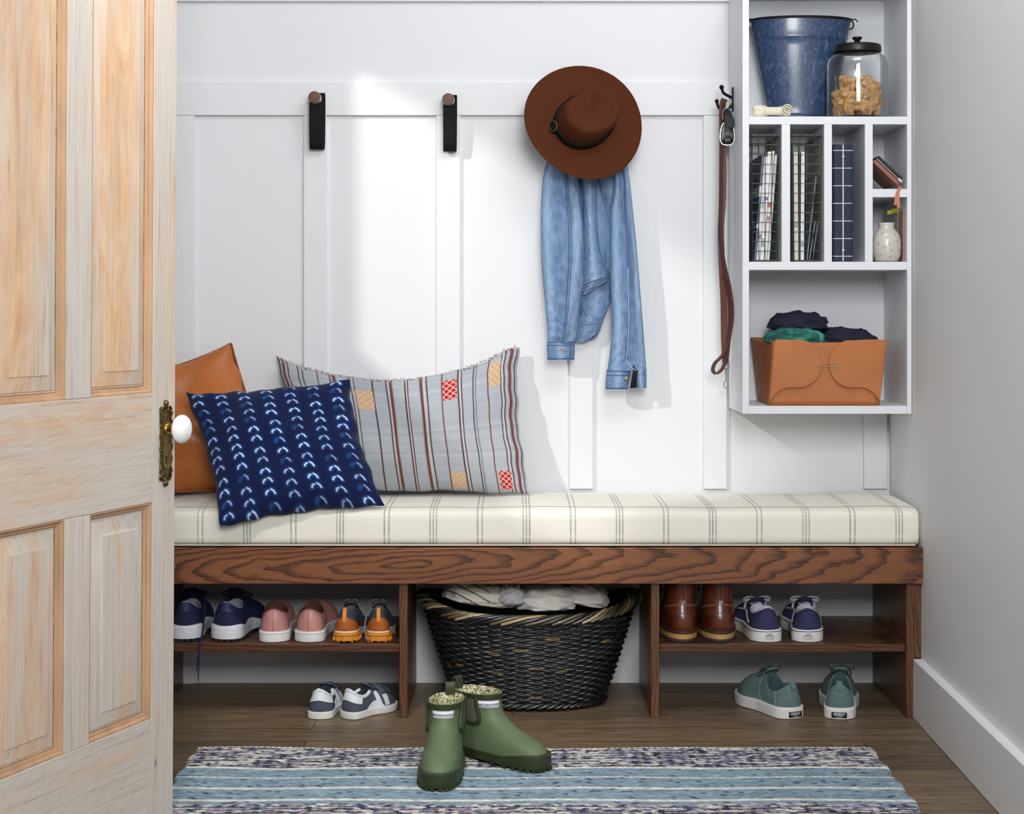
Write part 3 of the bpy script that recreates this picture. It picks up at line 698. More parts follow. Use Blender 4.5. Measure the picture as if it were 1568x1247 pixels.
# ================================================================== SHOES
M_RUB = mat('white rubber', rgb(226,226,222), 0.5, 0, 0.03, 30); M_LIN_D = mat('dark lining', rgb(38,30,26), 0.9); M_BLKRUB = mat('black outsole', rgb(22,22,24), 0.7)
class Shoe:
    """toe towards +y, heel at y=0, width along x"""
    def __init__(s, L=0.27, wh=0.032, wb=0.047, sole=0.028, sheel=None, hh=0.082, hs=0.060, ht=0.088, toe=0.045, yc=0.45, a=0.026, side=1, q=1.0, heelin=0.010, wave=None, bend=0.006, toey=0.90):
        s.__dict__.update(locals())
    def w(s, t):
        base = pw(t, [(0,s.wh),(0.18,s.wh*1.04),(0.42,s.wh*0.98),(0.70,s.wb),(0.86,s.wb*0.93),(1,s.wb*0.8)])
        r = 1.0
        if t < 0.13: r = math.sqrt(max(0, 1-((0.13-t)/0.13)**2.3))
        if t > 0.74: r = math.sqrt(max(0, 1-((t-0.74)/0.26)**2.2))
        return base*r
    def B(s, u, off=0.0):
        t = (1-math.cos(PI*abs(u)))/2; sg = 1 if u >= 0 else -1
        x = sg*s.w(t); y = s.L*t
        y += off*(2*t-1)*abs(2*t-1)**0.5; x += sg*off*min(1, s.w(t)/0.02)
        return x+s.side*s.bend*math.sin(PI*t), y, t
    def sz(s, u):
        t = (1-math.cos(PI*abs(u)))/2
        z = s.sole if s.sheel is None else pw(t, [(0,s.sheel),(0.35,s.sheel*0.95),(0.7,s.sole),(1,s.sole)])
        if s.wave: z += s.wave(t)
        return z
    def Cc(s, u):
        t = abs(u); uc = 0.56; sg = 1 if u >= 0 else -1
        if t < uc:
            f = t/uc*PI; y0 = s.heelin; y1 = s.yc*s.L
            x = sg*s.a*math.sin(f)**0.8; y = y0+(y1-y0)*(1-math.cos(f))/2
            k = math.sin(f)**1.6
            z = lerp(s.hh if f < PI/2 else s.ht, s.hs, k)
        else:
            q = (t-uc)/(1-uc); x = 0; y = lerp(s.yc*s.L, s.L*s.toey, q**0.85)
            z = s.toe+(s.ht-s.toe)*(1-sm(min(1,q*1.15)))**1.0+0.004*math.sin(PI*q)
            if q > 0.85: z -= (q-0.85)*0.03
        return x+s.side*s.bend*math.sin(PI*y/s.L), y, z
    def S(s, u, v, off=0.0):
        bx, by, t = s.B(u, -0.0025); cx_, cy_, cz_ = s.Cc(u); zb = s.sz(u)-0.006
        k = sm((abs(u)-0.45)/0.25)
        e = lerp(v**1.15, 1-math.cos(v*PI/2), 0.35+0.65*k); g = lerp(v, math.sin(v*PI/2), 0.2+0.8*k)
        if abs(u) < 0.5: bul = 0.0035*math.sin(PI*v)*(1-abs(u))
        else: bul = 0
        p = Vector((lerp(bx,cx_,e), lerp(by,cy_,e), lerp(zb,cz_,g)))
        if bul:
            d = Vector((bx-s.side*s.bend*math.sin(PI*t), by-s.L*0.2, 0)); d.normalize(); p += d*bul
        if off:
            h = 1e-3
            u1, u0 = min(1,u+h), max(-1,u-h); v1, v0 = min(1,v+h), max(0,v-h)
            a_ = s.S(u1,v)-s.S(u0,v); b_ = s.S(u,v1)-s.S(u,v0); n = a_.cross(b_)
            if n.length < 1e-12: n = Vector((0,0,1))
            n.normalize()
            if n.dot(p-Vector((0, p.y*0.6+0.2*s.L, 0.02))) < 0: n = -n
            p += n*off
        return p
    def upper(s, root, m, lin=M_LIN_D, name='upper', cfn=None):
        b = MB(); N = 72
        us = [-1+2*i/(N) for i in range(N+1)]
        rows = []; cols = []
        for j in range(15):
            v = j/14; rows.append([s.S(u, v) for u in us]); 
            if cfn: cols.append([cfn(u, v) for u in us])
        b.loft(rows, False, cols=cols if cfn else None)
        o = b.build(name, m, root, smooth=70)
        # collar roll and lining going down inside
        b = MB(); uc = 0.56; K = 40
        loop = [uc*(-1+2*i/K) for i in range(K)]
        cen = Vector((0, s.yc*s.L*0.5, 0))
        def ring(inn, dz, zabs=None):
            r = []
            for u in loop:
                x, y, z = s.Cc(u); d = Vector((cen.x-x, cen.y-y, 0)); L_ = d.length
                d = d/max(L_,1e-6)*min(inn, L_*0.9)
                r.append((x+d.x, y+d.y, (z+dz) if zabs is None else max(zabs, 0.0)))
            return r
        b.loft([ring(-0.0012,-0.003), ring(-0.0005,0.0005), ring(0.0015,0.0018), ring(0.004,-0.001), ring(0.0045,-0.006), ring(0.003,-0.02), ring(0.002,0,s.sole+0.012), ring(0.02,0,s.sole+0.008)], True, False, True)
        b.build('lining', lin, root, smooth=60)
        return o
    def mksole(s, root, m, name='sole', flare=0.0025, zbot=0.0, spring=0.006, lines=0, top=None, taper=0.0):
        b = MB(); N = 80; us = [-1+2*i/N for i in range(N)]
        def ring(off, zf):
            r = []
            for u in us:
                x, y, t = s.B(u, off); z = zf(u, t); r.append((x, y, z))
            return r
        sp = lambda t: spring*max(0, (t-0.78)/0.22)**2
        zt = (lambda u, t: s.sz(u)) if top is None else (lambda u, t: top)
        rings = [ring(flare-0.004-taper, lambda u, t: zbot+sp(t)), ring(flare-0.0006-taper, lambda u, t: zbot+0.0012+sp(t))]
        for k in range(1, 6): rings.append(ring(flare-taper*(1-k/5), lambda u, t, k=k: lerp(zbot+0.0025+sp(t), zt(u,t)-0.0015, k/5)))
        rings += [ring(flare-0.0008, zt), ring(flare-0.006, lambda u, t: zt(u,t)+0.0002)]
        b.loft(rings, True, True, True)
        return b.build(name, m, root, smooth=40)
    def stripe(s, root, m, z, r=0.0008, name='foxing_line', flare=0.0027, umax=1.0):
        pts = []
        for i in range(90):
            u = (-1+2*i/90)*umax; x, y, t = s.B(u, flare); zz = z if z < 1 else s.sz(u)-(z-1)
            pts.append((x, y, zz))
        return MB().tube(pts, r, 5, closed=(umax == 1.0)).build(name, m, root)
    def patch(s, root, m, u0, u1, v0, v1, name, off=0.0012, nu=28, nv=12, colfn=None):
        b = MB(); rows = []
        for j in range(-1, nv+1):
            q = min(1, max(0, j/(nv-1))); r = []
            for i in range(-1, nu+1):
                p_ = min(1, max(0, i/(nu-1))); edge = (j in (-1, nv)) or (i in (-1, nu))
                u = lerp(u0, u1, p_); a_ = v0(u) if callable(v0) else v0; c_ = v1(u) if callable(v1) else v1
                r.append(s.S(u, min(1,max(0,lerp(a_, c_, q))), -0.0008 if edge else off))
            rows.append(r)
        return b.loft(rows, False).build(name, m, root, smooth=50)
    def line(s, uv, off=0.0006, r=0.0005, mb=None):
        mb = mb or MB(); mb.tube([s.S(u, v, off) for u, v in uv], r, 4); return mb
    def laces(s, root, m, n=5, bow=0.03, r=0.0016, name='laces', flat=(1,1), drop=None, y0=None, seed=1, up=0.02, wide=0.014):
        rs = random.Random(seed); b = MB(); top = None
        for k in range(n):
            q = k/(n-1)*0.42; u = 0.57+q*0.43/0.44*0.44
            xx, yy, zz = s.Cc(u); pts = []
            for i in range(9):
                t = -1+i/4; pts.append((xx+t*wide, yy+0.004*(1 if k % 2 else -1)*t, zz+0.004-0.006*t*t))
            b.tube(pts, r, 6, sq=flat)
            if k == 0: top = Vector((xx, yy, zz+0.005))
        if bow:
            for sg in (-1, 1):
                h = bow*rs.uniform(0.8, 1.1)
                p = [top, top+Vector((sg*h*0.35, -0.004, up)), top+Vector((sg*h*0.95, -0.008, up*0.95)), top+Vector((sg*h*1.0, 0.0, up*0.25)), top+Vector((sg*h*0.45, 0.006, 0.004)), top]
                b.tube(spline(p, 6), r*1.1, 6, sq=flat)
                p = [top, top+Vector((sg*h*0.5, -0.006, up*0.5)), top+Vector((sg*h*0.8, 0.01, -0.004)), top+Vector((sg*h*0.85, 0.018, -0.018))]
                b.tube(spline(p, 5), r, 6, sq=flat)
            b.sphere(tuple(top+Vector((0,0,0.002))), 0.004, 8)
        return b.build(name, m, root, smooth=60)
    def tongue(s, root, m, h=0.02, w=0.02, name='tongue'):
        x, y, z = s.Cc(0.56); b = MB(); rows = []
        for j in range(9):
            q = j/8; yy = y+0.03-q*(0.045); zz = z-0.012+q*(0.012+h)
            rows.append([(x+math.sin(t)*w*(1-0.25*q**3), yy-0.004*math.cos(t)+0.004*(1 if True else 0), zz-0.006*(1-math.cos(t))) for t in np.linspace(-1.2,1.2,11)])
        return b.loft(rows, False).build(name, m, root, solid=0.004, smooth=80)
def pair(label): return label
def place(name, label, cat, px, py, y, ang, group=None):
    """heel position at pixel px on plane y, standing at height from py; ang: degrees the toe turns to the right"""
    z = py
    t = thing(name, label, cat, (WX(px, y), y, z), math.radians(-ang), group)
    return t
SHZ = SZ+0.0006
# --- navy running shoes with wavy white soles
def navy_shoe(label, x, y, ang, side, seed, hang):
    t = thing('running_shoe', label, 'shoe', (x, y, SHZ), math.radians(-ang), 'navy running shoes on the left shelf')
    s = Shoe(L=0.275, wh=0.036, wb=0.049, sole=0.028, sheel=0.036, hh=0.094, hs=0.070, ht=0.082, toe=0.050, side=side, wave=lambda q: 0.004*math.sin(q*16+0.5))
    mk = mat('navy mesh fabric', rgb(22,28,66), 0.85, 0, 0.12, 300, 0.3, 900); mk2 = mat('navy overlay', rgb(30,38,82), 0.6)
    s.upper(t, mk, mat('pale grey lining', rgb(150,150,158), 0.9)); so = s.mksole(t, mat('sculpted white foam', rgb(216,218,226), 0.6, 0, bmp=0.6, bscale=120, bdist=0.003), zbot=0.006)
    b = MB()
    for i in range(26):
        u = -0.95+1.9*i/25; X, Y, q = s.B(u, -0.004); b.box(X-0.005, X+0.005, Y-0.004, Y+0.004, 0.0 if q < 0.8 else 0.004, 0.0085+0.006*max(0,(q-0.78)/0.22)**2)
    b.box(-0.028, 0.028, 0.02, 0.24, 0.002, 0.009)
    b.build('outsole', mat('dark green outsole', rgb(24,40,44), 0.6), t, bevel=0.001)
    s.patch(t, mk2, -0.30, 0.30, 0.62, lambda u: 0.995, 'heel_overlay', 0.002)
    s.patch(t, mk2, 0.5, 0.62, 0.35, 0.9, 'eyestay', 0.0018); s.patch(t, mk2, -0.62, -0.5, 0.35, 0.9, 'eyestay', 0.0018)
    s.tongue(t, mk, 0.028, 0.026)
    la = s.laces(t, mat('navy lace', rgb(20,24,52), 0.8), 5, 0.032, 0.0021, up=0.012, seed=seed)
    if hang:
        P0 = Vector(s.Cc(0.56)); b = MB()
        for k, (dx, zz) in enumerate(((0.012,-0.052),(0.018,-0.076))):
            b.tube(spline([P0+Vector((0.01,0,0.01)), (0.034,0.09,0.10), (0.046,0.03,0.085), (0.043+dx*0.2,-0.012-y*0-0.004,0.03), (0.036+dx*0.3,YF-y-0.0036+0.004,0.002), (0.034+dx*0.35,YF-y-0.004,-0.02), (0.028+dx*0.5,YF-y-0.003,zz)], 7), 0.0019, 6)
            b.tube([(0.028+dx*0.5,YF-y-0.003,zz), (0.028+dx*0.5,YF-y-0.003,zz-0.011)], 0.0013, 6)
        b.build('hanging_lace', mat('navy lace', rgb(20,24,52), 0.8), t)
    return t
navy_shoe('navy running shoe with lace ends dangling over the shelf edge beside the door', WX(282,-0.345), -0.345, -4, 1, 1, True)
navy_shoe('navy running shoe with wavy white sole turned right, beside the pink slip-ons', WX(343,-0.350), -0.349, 8, -1, 2, False)
# --- pink slip-on shoes
def pink_shoe(label, x, y, ang, side):
    t = thing('slip_on_shoe', label, 'shoe', (x, y, SHZ), math.radians(-ang), 'pink slip-on shoes on the left shelf')
    s = Shoe(L=0.25, wh=0.033, wb=0.045, sole=0.025, hh=0.080, hs=0.064, ht=0.083, toe=0.046, yc=0.40, a=0.029, side=side, heelin=0.012)
    mk = mat('dusty pink leather', rgb(192,134,128), 0.5, 0, 0.05, 30, 0.2, 500, coat=0.1)
    s.upper(t, mk, mat('brown lining', rgb(84,54,40), 0.9)); s.mksole(t, M_RUB, flare=0.003)
    sp = mat('pink stitching', rgb(168,112,106), 0.7); b = MB()
    s.line([(0, v) for v in np.linspace(0.05, 1, 14)], mb=b, r=0.0007)
    for sg in (-1, 1): s.line([(sg*u, 0.90+0.0*u) for u in np.linspace(0, 0.5, 24)], mb=b); s.line([(sg*0.26+sg*0.02*v, v) for v in np.linspace(0, 0.9, 12)], mb=b)
    b.build('stitching', sp, t)
    s.patch(t, mat('darker pink elastic', rgb(142,92,88), 0.9), 0.34, 0.46, 0.45, 0.96, 'elastic_gusset', 0.001); s.patch(t, mat('darker pink elastic', rgb(142,92,88), 0.9), -0.46, -0.34, 0.45, 0.96, 'elastic_gusset', 0.001)
    s.stripe(t, mat('sole groove', rgb(196,194,190), 0.6), 0.021, 0.0007, flare=0.0032)
pink_shoe('dusty pink slip-on shoe on white sole, beside the navy running shoe', WX(418,-0.352), -0.352, -5, 1)
pink_shoe('dusty pink slip-on shoe turned slightly right, next to the small orange-heeled shoe', WX(472,-0.352), -0.352, 5, -1)
# --- small grey and orange trail shoes
def orange_shoe(label, x, y, ang, side, drop):
    t = thing('child_shoe', label, 'shoe', (x, y, SHZ), math.radians(-ang), 'grey and orange child shoes')
    s = Shoe(L=0.17, wh=0.0245, wb=0.035, sole=0.018, sheel=0.026, hh=0.080, hs=0.062, ht=0.074, toe=0.040, yc=0.45, a=0.019, side=side)
    g = mat('charcoal suede', rgb(62,66,76), 0.9, 0, 0.1, 200); og = mat('burnt orange leather', rgb(168,92,34), 0.5, 0, 0.08, 60); oy = mat('orange rubber', rgb(218,140,44), 0.5)
    s.upper(t, g, mat('grey plush lining', rgb(92,96,106), 0.95)); so = s.mksole(t, mat('white foam side', rgb(214,214,212), 0.6), zbot=0.004, flare=0.0015)
    s.patch(t, og, -0.34, 0.34, 0.02, lambda u: 0.62-2.9*abs(u)**2, 'heel_cap', 0.0022)
    b = MB(); rows = []
    for z in (0.004, 0.0235):
        rows.append([s.B(u, 0.0036)[:2]+(z,) for u in np.linspace(-0.36, 0.36, 25)])
    rows = [[(p[0]*0.9, p[1]+0.004, p[2]) for p in rows[0]], rows[0], rows[1], [(p[0]*0.9, p[1]+0.005, p[2]) for p in rows[1]]]
    b.loft(rows, False)
    for i in range(9):
        u = -0.34+0.68*i/8; X, Y, q = s.B(u, 0.0042); b.sphere((X, Y+0.002, 0.007), 0.0042, 8, sz=1.6)
    for z in (0.018,): b.tube([s.B(u, 0.005)[:2]+(z,) for u in np.linspace(-0.36, 0.36, 25)], 0.0016, 6)
    b.build('heel_bumper', oy, t)
    b = MB(); b.ribbon([s.S(0.0, v, 0.0022+0.0018*math.sin(PI*(v-0.45)/0.55)) for v in np.linspace(0.45, 1, 10)]+[Vector((0, 0.016, 0.074))], (1,0,0), 0.0085, 0.002)
    b.build('pull_tab', mat('bright orange webbing', rgb(232,142,40), 0.7), t)
    s.tongue(t, g, 0.012, 0.018)
    b = MB(); b.box(-0.02, 0.02, 0.012, 0.15, 0.0035, 0.0065)
    for k in range(8):
        u = -0.86+1.72*k/7; X, Y, q = s.B(u, -0.002); b.box(X-0.004, X+0.004, Y-0.004, Y+0.004, 0 if q < 0.75 else 0.003, 0.007+0.006*max(0,(q-0.78)/0.22)**2)
    b.build('outsole', oy, t)
    lm = mat('grey speckled lace', rgb(120,116,110), 0.9, 0, 0.4, 900)
    s.laces(t, lm, 4, 0.016, 0.0015, seed=3, up=0.010, wide=0.011)
    if drop:
        MB().tube(spline([(-0.006,0.07,0.083), (-0.022,0.03,0.078), (-0.031,0.004,0.058), (-0.0335,-0.006,0.035), (-0.029,-0.010,0.016), (-0.0225,-0.012,0.002)], 7), 0.0015, 6).build('loose_lace', lm, t)
orange_shoe('small charcoal shoe with orange heel, beside the pink slip-ons', WX(527,-0.352), -0.352, 2, 1, False)
orange_shoe('small charcoal shoe with orange heel and a trailing grey lace, beside the bench upright', WX(580,-0.352), -0.352, 0, -1, True)
# --- navy canvas skate shoes with white soles
def skate_shoe(label, x, y, ang, side, seed):
    t = thing('skate_shoe', label, 'shoe', (x, y, SHZ), math.radians(-ang), 'navy canvas shoes on the right shelf')
    s = Shoe(L=0.27, wh=0.0335, wb=0.047, sole=0.029, hh=0.083, hs=0.062, ht=0.072, toe=0.045, yc=0.42, a=0.025, side=side, heelin=0.014)
    cv = mat('navy canvas', rgb(48,52,88), 0.9, 0, 0.08, 500, 0.3, 900)
    s.upper(t, cv, mat('white lining', rgb(206,206,214), 0.9)); s.mksole(t, M_RUB, flare=0.0035)
    s.stripe(t, mat('navy foxing stripe', rgb(40,44,96), 0.5), 0.0255, 0.0009, flare=0.0036)
    s.patch(t, cv, -0.26, 0.26, 0.0, 0.93, 'heel_counter', 0.0012)
    b = MB()
    for sg in (-1, 1): s.line([(sg*u, 0.93-0.0*u) for u in np.linspace(0, 0.25, 12)], 0.0016, 0.0005, b)
    b.build('stitching', M_RUB, t)
    b = MB()                                    # side strip seen past the heel
    for sg in (-1, 1): b.tube([s.S(sg*u, 0.35+0.25*math.sin((u-0.3)*9), 0.001) for u in np.linspace(0.3, 0.62, 16)], 0.0022, 6)
    b.build('side_stripe', M_RUB, t)
    s.tongue(t, cv, 0.018, 0.022)
    s.laces(t, mat('white lace', rgb(222,224,230), 0.8), 5, 0.030, 0.0022, flat=(1,1.5), seed=seed, up=0.012)
    # heel tab: skateboard mark with lettering
    tb = MB(); fn = lambda a_, c_: (a_, -0.0047+(a_/0.033)**2*0.006, 0.0135+c_)
    vs, fs = textmesh('VANS', 0.0062); tb.add([fn(v[0], v[1]+0.0015) for v in vs], fs)
    vs, fs = textmesh('OFF THE WALL', 0.0024); tb.add([fn(v[0], v[1]-0.0030) for v in vs], fs)
    tb.tube([fn(a_, 0.0055+0.0*a_) for a_ in np.linspace(-0.006, 0.006, 6)], 0.0004, 4); 
    loop = [fn(0.0105*math.cos(a_)*(1-0.15*math.sin(a_)), 0.0065*math.sin(a_)) for a_ in np.linspace(0, 2*PI, 30, endpoint=False)]
    tb.tube(loop, 0.00035, 4, closed=True)
    tb.build('heel_mark', mat('dark print', rgb(44,46,66), 0.6), t, smooth=0)
skate_shoe('navy canvas shoe with white laces, next to the brown leather boots', WX(1178,-0.350), -0.350, -4, -1, 5)
skate_shoe('navy canvas shoe with white laces, on the emptier right side of the shelf', WX(1237,-0.350), -0.350, 3, 1, 6)
# --- brown leather boots standing on the shelf
class Boot:
    def __init__(s, lv, n=56, bend=0.0): s.lv = lv; s.n = n; s.bend = bend
    def R(s, k):                                  # k continuous level index
        i = int(min(len(s.lv)-2, math.floor(k))); f = k-i
        return tuple(s.lv[i][j]+(s.lv[i+1][j]-s.lv[i][j])*f for j in range(5))   # z, yback, yfront, halfwidth, widest position (0..1)
    def P(s, th, k, off=0.0, tilt=None):
        z, yb, yf, hw, wp = s.R(k)
        cs, sn = math.cos(th), math.sin(th)       # th=0 -> right side, pi/2 -> toe, -pi/2 -> heel
        ym = lerp(yb, yf, wp); ry = (yf-ym) if sn > 0 else (ym-yb)
        e = 0.9
        fe = getattr(s, 'fe', None)
        if fe and sn > 0: e = lerp(e, fe, max(0, 1-k/5))
        x = hw*math.copysign(abs(cs)**e, cs)*(1-0.0*max(0,sn)); y = ym+ry*math.copysign(abs(sn)**e, sn)
        zz = z+s.slope(y, k)
        p = Vector((x+s.bend*math.sin(PI*max(0,min(1,y/0.27))), y, zz))
        if off:
            d = Vector((cs/max(hw,1e-3), sn/max(ry,1e-3), 0)).normalized(); p += d*off
        return p
    def slope(s, y, k): return 0
    def shell(s, root, m, name='shaft', lin=None, k0=0, drop=0.05, cfn=None, linfn=None):
        b = MB(); N = len(s.lv); ths = [2*PI*i/s.n for i in range(s.n)]; rows = []; M_ = (N-1)*3
        for j in range(M_+1): rows.append([s.P(t, k0+(N-1-k0)*j/M_) for t in ths])
        b.loft(rows, True, True, False); o = b.build(name, m, root, smooth=60)
        b = MB(); top = N-1
        b.loft([[s.P(t, top, 0.0) for t in ths], [s.P(t, top, -0.0015)+Vector((0,0,0.0012)) for t in ths], [s.P(t, top, -0.003) for t in ths], [s.P(t, top-0.6, -0.0045) for t in ths], [s.P(t, top-1.6, -0.006) for t in ths]], True, False, True)
        b.build('lining', lin or M_LIN_D, root, smooth=60); return o
def brown_boot(label, x, y, ang, side):
    t = thing('leather_boot', label, 'boot', (x, y, SHZ), math.radians(-ang), 'brown leather boots on the right shelf')
    lv = [(0.026,0.004,0.285,0.044,0.45),(0.034,0.001,0.285,0.0445,0.45),(0.044,0.0,0.280,0.044,0.42),(0.055,0.001,0.265,0.042,0.35),(0.064,0.003,0.232,0.040,0.3),(0.072,0.006,0.20,0.0385,0.35),(0.084,0.010,0.165,0.0365,0.45),(0.100,0.014,0.140,0.0345,0.5),(0.116,0.013,0.130,0.0355,0.5),(0.132,0.010,0.128,0.0375,0.5),(0.141,0.008,0.128,0.039,0.5)]
    B_ = Boot(lv, 60)
    m = MATS.get('oiled brown leather')
    if not m:
        m, nt, p = newmat('oiled brown leather'); v = coords(nt)
        nn = noisen(nt, v, 22, 4); nt.links.new(ramp(nt, nn, [(0.3, rgb(66,30,18)), (0.65, rgb(112,54,28))]), p.inputs['Base Color'])
        p.inputs['Roughness'].default_value = 0.3; p.inputs['Coat Weight'].default_value = 0.3; bump(nt, p, noisen(nt, v, 200, 3), 0.2, 0.0008); MATS['oiled brown leather'] = m
    B_.shell(t, m, 'shaft', mat('tan lining', rgb(150,110,76), 0.8))
    def slab(name, z0, z1, off, mm):
        b = MB(); N = 64; ths = [2*PI*i/N for i in range(N)]
        r = lambda z, o: [tuple(B_.P(a, 0.3, o).xy)+(z,) for a in ths]
        b.loft([r(z0, off-0.0008), r(z0+0.0008, off), r(z1-0.0008, off), r(z1, off-0.0008)], True, True, True); return b.build(name, mm, t, smooth=40)
    slab('outsole', 0.0, 0.0065, 0.003, mat('dark crepe sole', rgb(58,46,38), 0.8)); slab('midsole', 0.0067, 0.0185, 0.0022, mat('tan leather midsole', rgb(186,140,88), 0.6, 0, 0.1, 80))
    slab('welt', 0.0187, 0.0262, 0.0026, mat('dark brown welt', rgb(64,40,28), 0.6))
    st = mat('tan stitching', rgb(176,126,78), 0.7); b = MB()
    for kk, t0, t1 in ((6.2,-PI*0.98,-0.02*PI),(6.35,-PI*0.98,-0.02*PI)):
        b.tube([B_.P(a, kk+1.3*(abs(a+PI/2)/(PI/2))**2*-1, 0.0008) for a in np.linspace(t0, t1, 40)], 0.0006, 4)
    for dx in (-0.10, 0.10): b.tube([B_.P(-PI/2+dx, k_, 0.0008) for k_ in np.linspace(6.2, 10, 20)], 0.0005, 4)
    b.build('stitching', st, t)
    b = MB(); b.ribbon([B_.P(-PI/2, k_, 0.0015) for k_ in np.linspace(6.5, 10, 16)], (1,0,0), 0.008, 0.0016); b.build('back_strip', m, t)
    b = MB(); lm = mat('dark boot lace', rgb(30,26,26), 0.8)
    for k_ in range(5):
        z = 0.075+k_*0.014; yy = 0.172-k_*0.010 if k_ else 0.19
        b.tube([(-0.016,yy-0.006,z), (0,yy,z+0.004), (0.016,yy-0.006,z)], 0.0014, 6)
    tp = Vector((side*0.0,0.128,0.130))
    b.tube(spline([tp, tp+Vector((-0.030,-0.012,0.006)), tp+Vector((-0.044,-0.03,-0.012)), tp+Vector((-0.036,-0.02,-0.022)), tp], 6), 0.0014, 6)
    b.tube(spline([tp, tp+Vector((0.02,0.0,0.004)), tp+Vector((0.03,-0.004,-0.01)), tp], 6), 0.0014, 6)
    b.build('laces', lm, t)
brown_boot('tall brown leather boot on the shelf, right beside the bench upright', WX(1048,-0.356), -0.353, -3, -1)
brown_boot('tall brown leather boot on the shelf, beside the navy canvas shoes', WX(1105,-0.356), -0.353, 0, 1)
# --- little grey and white sneakers on the floor
def grey_shoe(label, x, y, ang, side):
    t = thing('child_sneaker', label, 'shoe', (x, y, 0.0006), math.radians(-ang), 'small grey and white sneakers on the floor')
    s = Shoe(L=0.160, wh=0.0275, wb=0.036, sole=0.0175, hh=0.066, hs=0.048, ht=0.066, toe=0.042, yc=0.47, a=0.021, side=side, heelin=0.010, bend=0.004)
    g = mat('slate suede', rgb(74,80,96), 0.9, 0, 0.08, 200, 0.2, 700); w_ = mat('white leather', rgb(222,226,232), 0.5)
    s.upper(t, g, mat('slate lining', rgb(48,54,68), 0.9)); s.mksole(t, M_RUB, flare=0.0022)
    b = MB(); uc = 0.42                           # padded white collar
    b.tube([Vector(s.Cc(uc*(-1+2*i/40)))+Vector((0,0,0.0006)) for i in range(41)], 0.0042, 8)
    b.build('collar_padding', w_, t)
    s.patch(t, w_, -0.25, 0.25, 0.56, 0.99, 'heel_tab', 0.0022)
    s.patch(t, g, -0.36, 0.36, 0.0, lambda u: 0.52-1.2*u*u, 'heel_counter', 0.0016)
    for sg in (-1, 1):
        s.patch(t, w_, sg*0.36, sg*0.60, 0.03, lambda u: 0.03+0.36*max(0.08,1-((abs(u)-0.47)/0.13)**2), 'side_flash', 0.0016)
        s.patch(t, w_, sg*0.52, sg*0.57, 0.1, 0.66, 'side_stripe', 0.0018, 8, 10); s.patch(t, w_, sg*0.60, sg*0.65, 0.1, 0.60, 'side_stripe', 0.0018, 8, 10)
    b = MB()
    for u0 in (0.60, 0.70):
        rows = []
        for j in range(13):
            a_ = -1+2*j/12; vv = 1-abs(a_)*0.55
            rows.append([s.S(math.copysign(u0+d, a_ if a_ else 1), min(0.995, vv), 0.0035) for d in (0.0, 0.03, 0.06)])
        b.loft(rows, False)
    b.build('closure_strap', g, t, solid=0.002, smooth=60)
    s.tongue(t, g, 0.008, 0.019)
grey_shoe('small grey sneaker with white heel tab seen from behind, on the floor under the shelf', WX(487,-0.392), -0.392, 6, 1)
grey_shoe('small grey sneaker turned sideways showing its white flash, on the floor beside the bench upright', WX(529,-0.386), -0.386, 42, -1)
# --- teal canvas sneakers on the floor
def teal_shoe(label, x, y, ang, side, seed):
    t = thing('canvas_sneaker', label, 'shoe', (x, y, 0.0006), math.radians(-ang), 'teal canvas sneakers on the floor')
    s = Shoe(L=0.235, wh=0.0335, wb=0.046, sole=0.027, hh=0.082, hs=0.058, ht=0.092, toe=0.048, yc=0.40, a=0.026, side=side, heelin=0.012)
    cv = mat('sea green canvas', rgb(94,118,118), 0.9, 0, 0.06, 400, 0.2, 900)
    s.upper(t, cv, mat('teal lining', rgb(58,84,86), 0.9)); s.mksole(t, M_RUB, flare=0.003)
    s.patch(t, cv, -0.22, 0.22, 0.0, 0.94, 'heel_counter', 0.001)
    b = MB(); b.ribbon([s.S(0, v, 0.002+0.003*math.sin(PI*(v-0.7)/0.3)) for v in np.linspace(0.7, 1, 8)]+[Vector((0,0.013,0.088)), Vector((0,0.016,0.078))], (1,0,0), 0.013, 0.002); b.build('pull_tab', cv, t)
    st = mat('pale stitching', rgb(150,172,170), 0.8); b = MB()
    for sg in (-1, 1):
        s.line([(sg*u, 0.94) for u in np.linspace(0.0, 0.5, 24)], 0.0014, 0.0005, b)
        s.line([(sg*(0.22+0.0*v), v) for v in np.linspace(0.05, 0.94, 12)], 0.0014, 0.0005, b)
        s.line([(sg*(0.40+0.2*v), v) for v in np.linspace(0.05, 0.9, 12)], 0.0012, 0.0005, b)
    b.build('stitching', st, t)
    s.tongue(t, cv, 0.014, 0.022)
    s.laces(t, mat('teal leather lace', rgb(60,84,88), 0.6), 5, 0.028, 0.0020, seed=seed, up=0.013)
    b = MB(); fn = lambda a_, c_, o=0.0: (a_, -0.0046-o+(a_/0.033)**2*0.006, 0.0115+c_)
    rows = [[fn(a_, c_) for a_ in np.linspace(-0.018, 0.018, 9)] for c_ in (-0.0065, 0.0065)]
    lb = b.loft(rows, False).build('heel_label', mat('dark navy label', rgb(30,38,50), 0.5), t, solid=0.0006)
    tb = MB(); vs, fs = textmesh('SPERRY', 0.0078, 0.0001); tb.add([fn(v[0], v[1]+0.0012, 0.0006) for v in vs], fs)
    vs, fs = textmesh('TOP-SIDER', 0.0032); tb.add([fn(v[0], v[1]-0.0042, 0.0006) for v in vs], fs)
    tb.build('lettering', mat('white print', rgb(220,220,218), 0.6), lb, smooth=0)
teal_shoe('teal canvas sneaker with its toe turned left, on the floor under the navy canvas shoes', WX(1217,-0.385), -0.385, -23, -1, 7)
teal_shoe('teal canvas sneaker pointing straight back, the one nearer the corner baseboard', WX(1285,-0.392), -0.392, 9, 1, 8)
